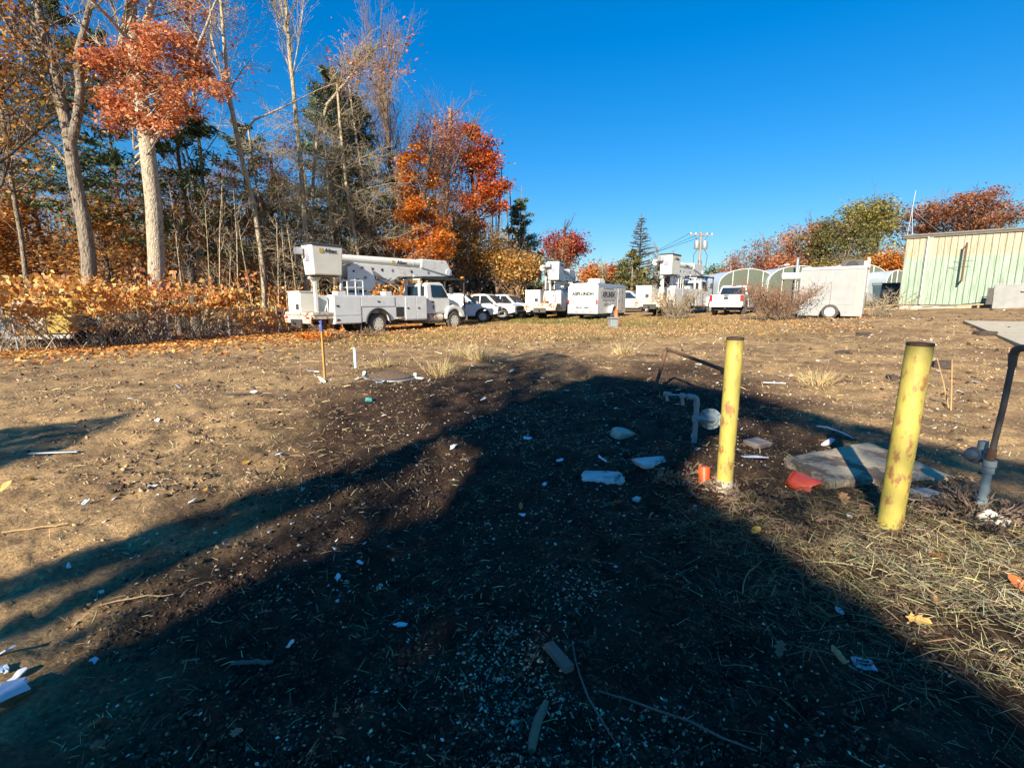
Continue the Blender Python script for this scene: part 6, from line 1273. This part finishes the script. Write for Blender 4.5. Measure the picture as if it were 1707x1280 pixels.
# loose planks, sticks
def stick(label, px, py, L, w_, h_, mat, yaw, name='stick', tilt=0., group=None, bend=0.):
    g = G(px, py); n = 5; mb = MB()
    if name == 'stick':
        mb.tube([(-L/2+L*k/n, bend*math.sin(math.pi*k/n), .01*math.sin(3*k)) for k in range(n+1)], [w_*.35]+[w_*.5]*(n-1)+[w_*.3], 8)
    else: mb.box(-L/2, L/2, -w_/2, w_/2, 0, h_)
    o = mb.build(name, mat, None, smooth=name == 'stick', bevel=0 if name == 'stick' else .003); o.location = (g.x, g.y, gz1(g.x, g.y)+.018); o.rotation_euler = (0, tilt, yaw); tag(o, label, 'stick' if name == 'stick' else 'wood', group)
stick('grey weathered wood block half buried in the gravel', 931, 1107, .16, .045, .03, WOOD, R(118), 'wood_block')
stick('thick pale brown stick with a pointed end in the gravel', 899, 1210, .21, .034, 0, pm('stripped_stick', (.28, .20, .11), (.16, .11, .07), .8, scale=12, bump=.4, stretch=(1, 6, 6)), R(72), bend=.01)
stick('short grey stick lying level in the dark soil', 420, 1107, .17, .018, 0, WOOD, R(2), bend=.008)
stick('forked tan root stub in the shaded dirt', 1397, 1098, .09, .026, 0, WOODP, R(85))
stick('long straight straw-pale stick by the edge of the shade', 60, 885, .34, .010, 0, WOODP, R(22)); stick('thin curved reed stalk in the striped light', 230, 1012, .32, .007, 0, WOODP, R(15), bend=.03)
stick('long flat lath strip on the sunlit dirt', 450, 685, .55, .012, 0, WOODP, R(-4)); stick('white lath lying on the sunlit dirt behind the slab', 1290, 644, .36, .03, .012, PLAST, R(-14), 'lath')
stick('long pale wooden lath in the sunlit hay', 1690, 948, .30, .026, 0, WOODP, R(-8)); stick('grey flat metal strip on the dirt left of the stake', 90, 755, .45, .05, .01, GALV, R(8), 'metal_strip'); stick('dark stalk lying across the gravel', 985, 1150, .5, .008, 0, WOOD, R(100), bend=.03)
stick('thin broken twig across the gravel by the wood block', 1120, 1205, .55, .008, 0, WOOD, R(-28), bend=.02); stick('bent cane lying in the shaded hay', 1255, 960, .4, .007, 0, WOODP, R(50), bend=.03)
# upright canes on the lot
for k, (px, py, tx, ty, nm) in enumerate([(1583, 678, 1562, 597, 'leaning dry cane standing behind the rusty bollard'), (1586, 682, 1587, 600, 'upright dry cane standing behind the rusty bollard')]):
    b = G(px, py); tp = AT(tx, ty, b.y); o = MB().tube([(0, 0, -.05), tuple((tp-b)*.5), tuple(tp-b)], [.010, .008, .005], 6).build('cane', WOODP, None); o.location = b; tag(o, nm, 'cane')
# large single leaves
LEAFO = np.array([(0, -.5, 0), (.10, -.36, .02), (.30, -.30, .06), (.16, -.14, .02), (.36, .02, .07), (.16, .14, .02), (.22, .34, .05), (0, .5, -.04), (-.22, .34, .05), (-.16, .14, .02), (-.36, .02, .07), (-.16, -.14, .02), (-.30, -.30, .06), (-.10, -.36, .02)])
def oak_leaf(label, px, py, s, col, seed, lobed=True, group=None):
    g = G(px, py); rnd = random.Random(seed); me = bpy.data.meshes.new('fallen_leaf'); sh = LEAFO if lobed else np.array([(0, -.5, 0), (.16, -.32, .03), (.26, 0, .08), (.16, .3, .03), (0, .5, -.04), (-.16, .3, .03), (-.26, 0, .08), (-.16, -.32, .03)]); k = len(sh)
    me.from_pydata([tuple(q*s) for q in sh]+[(0, 0, -.02*s)], [], [(i, (i+1) % k, k) for i in range(k)]); a = me.color_attributes.new('Col', 'FLOAT_COLOR', 'POINT')
    for i in range(k+1): a.data[i].color = (*[c*(1+.12*math.sin(i*2.1)) for c in col], 1)
    me.materials.append(DRY); o = bpy.data.objects.new('fallen_leaf', me); COL.objects.link(o); o.location = (g.x, g.y, gz1(g.x, g.y)+.03); o.rotation_euler = (rnd.gauss(0, .35), rnd.gauss(0, .35), rnd.random()*6.28); tag(o, label, 'leaf', group)
OL = [(1559, 938, .12, (.62, .22, .03), 'bright orange oak leaf on the sunlit hay'), (1697, 988, .13, (.60, .17, .05), 'orange-red oak leaf at the edge of the hay'), (1465, 1040, .14, (.26, .11, .06), 'large brown oak leaf curled in the shaded hay'), (1245, 900, .09, (.30, .12, .06), 'dark brown leaf near the middle of the hay'), (1260, 888, .10, (.48, .34, .07), 'yellowed narrow leaf near the middle of the hay'), (1530, 1042, .10, (.55, .33, .10), 'tan leaf in the sunlit hay'), (1137, 895, .07, (.34, .14, .06), 'small rusty leaf in the hay before the bollard'), (994, 938, .07, (.36, .13, .07), 'rusty leaf on the dark soil beside the hay'), (1030, 835, .10, (.32, .14, .09), 'maroon leaf left of the green weeds'), (801, 838, .07, (.34, .20, .10), 'tan leaf on the shaded soil'), (391, 861, .07, (.60, .24, .03), 'orange leaf at the edge of the shade'), (343, 822, .06, (.55, .26, .05), 'amber leaf on the sunlit dirt'), (47, 800, .12, (.58, .38, .10), 'yellow leaf on the sunlit dirt'), (10, 815, .12, (.50, .34, .12), 'tan leaf beside the yellow one on sunlit dirt'), (410, 773, .11, (.58, .34, .06), 'golden leaf on the open dirt'), (396, 1240, .06, (.24, .21, .12), 'olive narrow leaf in the dark foreground'), (868, 848, .06, (.50, .22, .06), 'amber leaf on the shaded soil by a white shard'), (1300, 1085, .08, (.2, .13, .08), 'dull brown leaf in the black soil'), (1560, 1010, .08, (.45, .24, .09), 'brown leaf under the sunlit straw'), (1440, 860, .10, (.36, .17, .08), 'brown curled leaf between bollard and slab'), (1405, 845, .12, (.40, .22, .11), 'tan curled leaf between bollard and slab')]
for k, (px, py, s, c, nm) in enumerate(OL): oak_leaf(nm, px, py, s, c, 300+k, k % 3 != 1)
# green weeds and dead weed tangle by the bollard foot
def weeds(label, px, py, h, w_, n, pal, seed, nleaf, leaf):
    g = G(px, py); shrub('weeds', label, (g.x, g.y, gz1(g.x, g.y)), h, w_, seed, BARKR, pal, nleaf, leaf, n, None, arch=.8, twigs=2, cat='weeds', lowz=.05)
weeds('low green weeds among dead stalks left of the first bollard', 1090, 835, .16, .5, 14, [(.10, .15, .04), (.14, .20, .06), (.22, .14, .08)], 401, 260, .035)
weeds('dead brown weed tangle around the orange can', 1150, 800, .26, .55, 26, [(.26, .17, .10), (.20, .13, .08), (.34, .25, .16)], 402, 420, .03)
weeds('dead brown weed tangle in front of the concrete slab', 1300, 850, .24, .8, 34, [(.24, .16, .10), (.18, .12, .08), (.30, .22, .14)], 403, 520, .03)
weeds('dark dry brush around the foot of the gas riser', 1620, 880, .34, .7, 30, [(.20, .13, .08), (.14, .09, .06)], 404, 260, .03)
weeds('tangled dead stalks piled in front of the first bollard', 1225, 845, .2, .7, 34, [(.24, .16, .10), (.16, .11, .07), (.32, .23, .14)], 406, 420, .03)
weeds('dead brown stalks heaped beside the rusty bollard', 1430, 862, .2, .6, 28, [(.26, .17, .10), (.2, .13, .08), (.34, .24, .14)], 407, 320, .035)
weeds('dead weeds heaped behind the foam slabs', 1110, 762, .18, .6, 24, [(.2, .13, .09), (.15, .1, .07)], 408, 260, .03)
weeds('dark heap of dead stalks between the bollard and the torn pot', 1262, 822, .26, .6, 34, [(.17, .11, .07), (.12, .08, .055), (.24, .17, .11)], 409, 420, .035)
weeds('dark dead brush along the front edge of the slab', 1370, 838, .22, .7, 30, [(.17, .11, .07), (.12, .08, .055), (.22, .15, .10)], 410, 360, .035)
weeds('dark dead brush left of the rusty bollard foot', 1500, 872, .22, .5, 26, [(.17, .11, .07), (.12, .08, .055)], 411, 260, .035)
weeds('dark dead tuft behind the white shard', 985, 830, .16, .35, 18, [(.14, .10, .07)], 405, 120, .025)
# ------------------------------------------------------------------ stake, white pipe and drum ring on the sunlit lot
b = G(542, 633); t = thing('marker_stake', 'orange-brown wooden stake with a blue ribbon at its top', 'stake', (b.x, b.y, gz1(b.x, b.y)-.1), .3); tp = AT(536, 545, b.y)-Vector(t.location)
MB().tube([(0, 0, 0), tuple(tp)], .024, 4).build('post', pm('orange_stake', (.56, .27, .07), (.46, .2, .05), .8, scale=9), t, M=None); MB().tube([tuple(tp*.93), tuple(tp*.97+Vector((-.02, 0, .02))), tuple(tp*1.03)], [.03, .035, .015], 6).add([tuple(tp*1.0), tuple(tp*1.0+Vector((-.05, -.02, .11))), tuple(tp*1.0+Vector((.01, -.03, .13)))], [(0, 1, 2)]).build('ribbon', pm('blue_ribbon', (.06, .09, .30), (.1, .12, .35), .6, scale=30), t)
b = G(593, 614); t = thing('white_pipe', 'white plastic pipe stub standing beside the buried ring', 'pipe', (b.x, b.y, gz1(b.x, b.y)-.08)); tp = AT(591, 581, b.y)-Vector(t.location)
MB().tube([(0, 0, 0), tuple(tp)], .034, 12).build('pipe', PLAST, t, smooth=True); MB().lathe([(.022, -.01), (.022, .035)], 10, 'z', tuple(tp)).build('cap', GALV, t)
def ring():
    b = G(650, 628); T = thing('drum_ring', 'grey corrugated plastic ring half buried in the dirt', 'ring', (b.x, b.y, gz1(b.x, b.y)-.06)); T.rotation_euler = (R(4), R(2), 0)
    for k, (z, r) in enumerate(((0, .50), (.03, .48), (.06, .50), (.09, .48))):
        MB().tube([(r*math.cos(a), r*.85*math.sin(a), z+.02) for a in np.linspace(math.pi*.95, 2.06*math.pi, 26)], .020 if k % 2 == 0 else .015, 8).build('corrugation', GALV if k % 2 == 0 else DARKM, T, smooth=True)
    for s in (-1, 1): MB().box(s*.5-.03, s*.5+.03, -.03, .02, .0, .17).build('lug', PLAST, T, bevel=.01)
    MB().lathe([(.44, 0), (.40, .10), (.25, .15), (.02, .17)], 18, 'z').build('soil_fill', pm('dry_fill', (.20, .13, .075), (.13, .08, .05), .95, scale=20, bump=.8), T, smooth=True)
ring()
for k, (px, py, s, m_) in enumerate([(520, 622, .34, GALV), (536, 638, .24, PLAST), (600, 632, .24, PLAST), (632, 640, .28, FOAM), (700, 630, .2, PLAST), (716, 634, .16, PLAST)]):
    shard('plastic_shard', ['bent grey plastic strip at the foot of the stake', 'white plastic scrap at the foot of the stake', 'white plastic scrap beside the white pipe', 'pale foam scrap in front of the buried ring', 'white scrap at the end of the buried ring', 'small white scrap beyond the buried ring'][k], 'plastic', px, py, s, s*.35, m_, 500+k, tilt=.3, lift=.03, th=.01)
stick('split orange lath lying at the foot of the stake', 525, 606, .42, .05, .015, WOODP, R(-35), 'lath'); stick('dark flat bar on the dirt in front of the stake', 395, 664, .4, .05, .015, DARKM, R(12), 'metal_strip')
lump('bottle_cap', 'teal plastic cap on the open dirt', 'cap', 616, 666, (.10, .09, .07), TEAL, 31)
# dry tufts on the lot
for k, (px, py, h, nm) in enumerate([(735, 622, .35, 'pale straw tuft at the right of the buried ring'), (800, 600, .35, 'dry grass tuft at the head of the dark track'), (640, 612, .22, 'dry grass growing behind the buried ring'), (770, 595, .3, 'tan grass tuft left of the dark track'), (1040, 590, .3, 'thin straw tuft by the far bend of the track'), (1365, 640, .25, 'low straw tuft on the sunlit slope')]):
    g = G(px, py); n_ = 150; rg = np.random.default_rng(600+k); t = thing('grass_tuft', nm, 'grass', (g.x, g.y, gz1(g.x, g.y)-.02))
    a = rg.random(n_)*6.28; rr_ = np.abs(rg.normal(0, .13, n_)); P0 = np.stack([rr_*np.cos(a), rr_*np.sin(a), rr_*0], 1); d = np.stack([np.cos(a)*.55, np.sin(a)*.55, np.full(n_, .8)], 1)+rg.normal(0, .3, (n_, 3)); P1_ = P0+d*h*(.5+.7*rg.random((n_, 1)))
    V, F = seg_mesh(P0, P1_, np.full(n_, .006), np.full(n_, .002), 3); o = np_mesh('blades', V, F, DRY, t, np.repeat(tint(rg, n_, STRAW[:3]), 6, axis=0)); tag(o, kind='stuff')
for k, (px, py, s, nm) in enumerate([(1640, 560, .3, 'dark rubble heap at the broken edge of the concrete pad'), (1440, 560, .22, 'dark clod of earth on the sunlit dirt'), (1405, 590, .2, 'dark lump of earth behind the rusty bollard'), (1570, 612, .3, 'black clod beside the dry canes'), (1490, 628, .16, 'small black clod on the slope')]):
    lump('earth_clod', nm, 'clod', px, py, (s*1.6, s, s*.5), pm('clod%d' % k, (.06, .045, .035), (.10, .07, .05), .95, scale=12, bump=.8), 700+k, .3*k)

# ------------------------------------------------------------------ the trees behind the photographer whose shade lies over the lot
def shade_trees():
    D = 12.0; ux, uy = math.sin(SUN_AZ), math.cos(SUN_AZ); rng = np.random.default_rng(900)
    def W(v, h, dd): return Vector((v*uy-(D+dd)*ux, -v*ux-(D+dd)*uy, h-dd*math.tan(SUN_EL)*0))
    def inpoly(P, x, y):
        c = np.zeros(len(x), bool); n = len(P)
        for i in range(n):
            x0, y0 = P[i]; x1, y1 = P[(i+1) % n]; m_ = ((y0 > y) != (y1 > y)) & (x < (x1-x0)*(y-y0)/(y1-y0+1e-9)+x0); c ^= m_
        return c
    def crown(label, base_v, polys, seed, r, htop):
        rg = np.random.default_rng(seed); b = W(base_v, 0, .6); b.z = -.1; T = thing('shade_tree', label, 'tree', b, 0, 'shade trees behind the camera'); rnd = random.Random(seed); segs = []
        flare(rnd, segs, r); segs.append((Vector((0, 0, 1)), Vector((.1, 0, htop)), r, r*.3, 0)); Cs = []
        for P_, lai, ls in polys:
            xs = [q[0] for q in P_]; ys = [q[1] for q in P_]; A = 0
            for i in range(len(P_)): A += P_[i][0]*P_[(i+1) % len(P_)][1]-P_[(i+1) % len(P_)][0]*P_[i][1]
            n = int(abs(A)/2*lai/(.30*ls*ls)/.55); x = rg.uniform(min(xs), max(xs), n*4); y = rg.uniform(min(ys), max(ys), n*4); k = inpoly(P_, x, y)
            x = x[k][:n]; y = y[k][:n]; dd = rg.normal(0, .55, len(x)); dd = np.clip(dd, -1.2, 1.2)
            hh = y+dd*math.tan(SUN_EL)
            C = np.stack([x*uy-(D+dd)*ux, -x*ux-(D+dd)*uy, hh], 1)-np.array(b[:]); Cs.append((C, ls))
            for q in range(10):
                if len(C) == 0: continue
                e = Vector(C[rg.integers(0, len(C))]); zb = max(2.0, e.z-2.2); segs.append((Vector((.05, 0, zb)), Vector((.05, 0, zb)).lerp(e, .55)+Vector((0, 0, .25)), .045, .03, 1)); segs.append((Vector((.05, 0, zb)).lerp(e, .55)+Vector((0, 0, .25)), e, .03, .01, 1))
        wood_mesh('trunk', segs, BARKD, T)
        C = np.concatenate([c for c, _ in Cs]); L = np.concatenate([np.full(len(c), s) for c, s in Cs])
        leaves_mesh('crown', C, L*(.75+.5*rg.random(len(C))), tint(rg, len(C), PINE+AMBER[:1]), NEEDLE, T, seed+1)
    band = [(-3.6, 5.2), (-3.57, 6.62), (-3.5, 6.9), (-3.39, 7.42), (-3.12, 7.98), (-3.06, 8.36), (-2.63, 7.94), (-2.72, 7.45), (-2.94, 7.11), (-3.15, 6.81), (-3.28, 6.57), (-3.3, 5.2)]
    dapple = [(-3.28, 6.2), (-3.28, 6.57), (-3.15, 6.81), (-2.94, 7.11), (-2.72, 7.45), (-2.63, 7.94), (-2.3, 7.85), (-2.1, 7.5), (-2.25, 7.2), (-2.38, 6.8), (-2.43, 6.2)]
    d2 = [(-2.45, 5.2), (-2.43, 6.5), (-2.3, 6.8), (-2.1, 7.2), (-1.9, 7.5), (-2.1, 7.85), (-2.4, 8.25), (-3.0, 8.4), (-2.8, 9.6), (-2.47, 10.9), (-1.64, 10.78), (-.18, 10.47), (-.17, 8.9), (-.35, 8.3), (-.1, 8.02), (.12, 7.9), (.59, 7.55), (.86, 7.36), (1.06, 7.23), (2.5, 6.4), (2.6, 5.2)]
    roofp = [(-.18, 9.45), (-.18, 10.47), (.83, 9.93), (1.26, 9.76), (2.0, 9.37), (2.51, 9.12), (4.7, 8.0), (4.6, 7.4), (2.6, 8.45), (1.6, 9.0), (.8, 9.3), (.3, 9.4)]
    haze_ = [(-3.06, 8.4), (-4.78, 9.49), (-5.78, 12.09), (-4.45, 12.67), (-2.47, 11.07), (-2.47, 10.9)]
    tip = [(-8.3, 7.0), (-7.72, 7.5), (-7.26, 7.98), (-7.1, 7.85), (-6.3, 7.3), (-6.0, 6.95), (-7.2, 6.6)]
    crown('dense evergreen behind the photographer whose shade darkens the foreground', -1.0, [(band, 3.6, .15), (dapple, .45, .15), (d2, 7.0, .18)], 901, .3, 10)
    near_l = [(.1, 7.95), (.1, 9.4), (.9, 9.2), (.93, 8.15), (.5, 7.85)]; near_r = [(1.13, 8.4), (1.13, 9.1), (2.4, 8.5), (4.4, 7.4), (4.3, 6.9), (1.9, 8.25)]
    crown('spreading evergreen behind the photographer shading the track', 3.4, [(roofp, 3.4, .18), (near_l, .75, .14), (near_r, 1.0, .15)], 902, .25, 9)
    crown('thin-crowned tree behind the photographer throwing soft shade', -3.0, [(haze_, .8, .2)], 903, .2, 9.5)
    crown('low-limbed tree behind the photographer at the edge of the wood', -7.2, [(tip, 2.2, .18)], 904, .2, 6.2)
shade_trees()
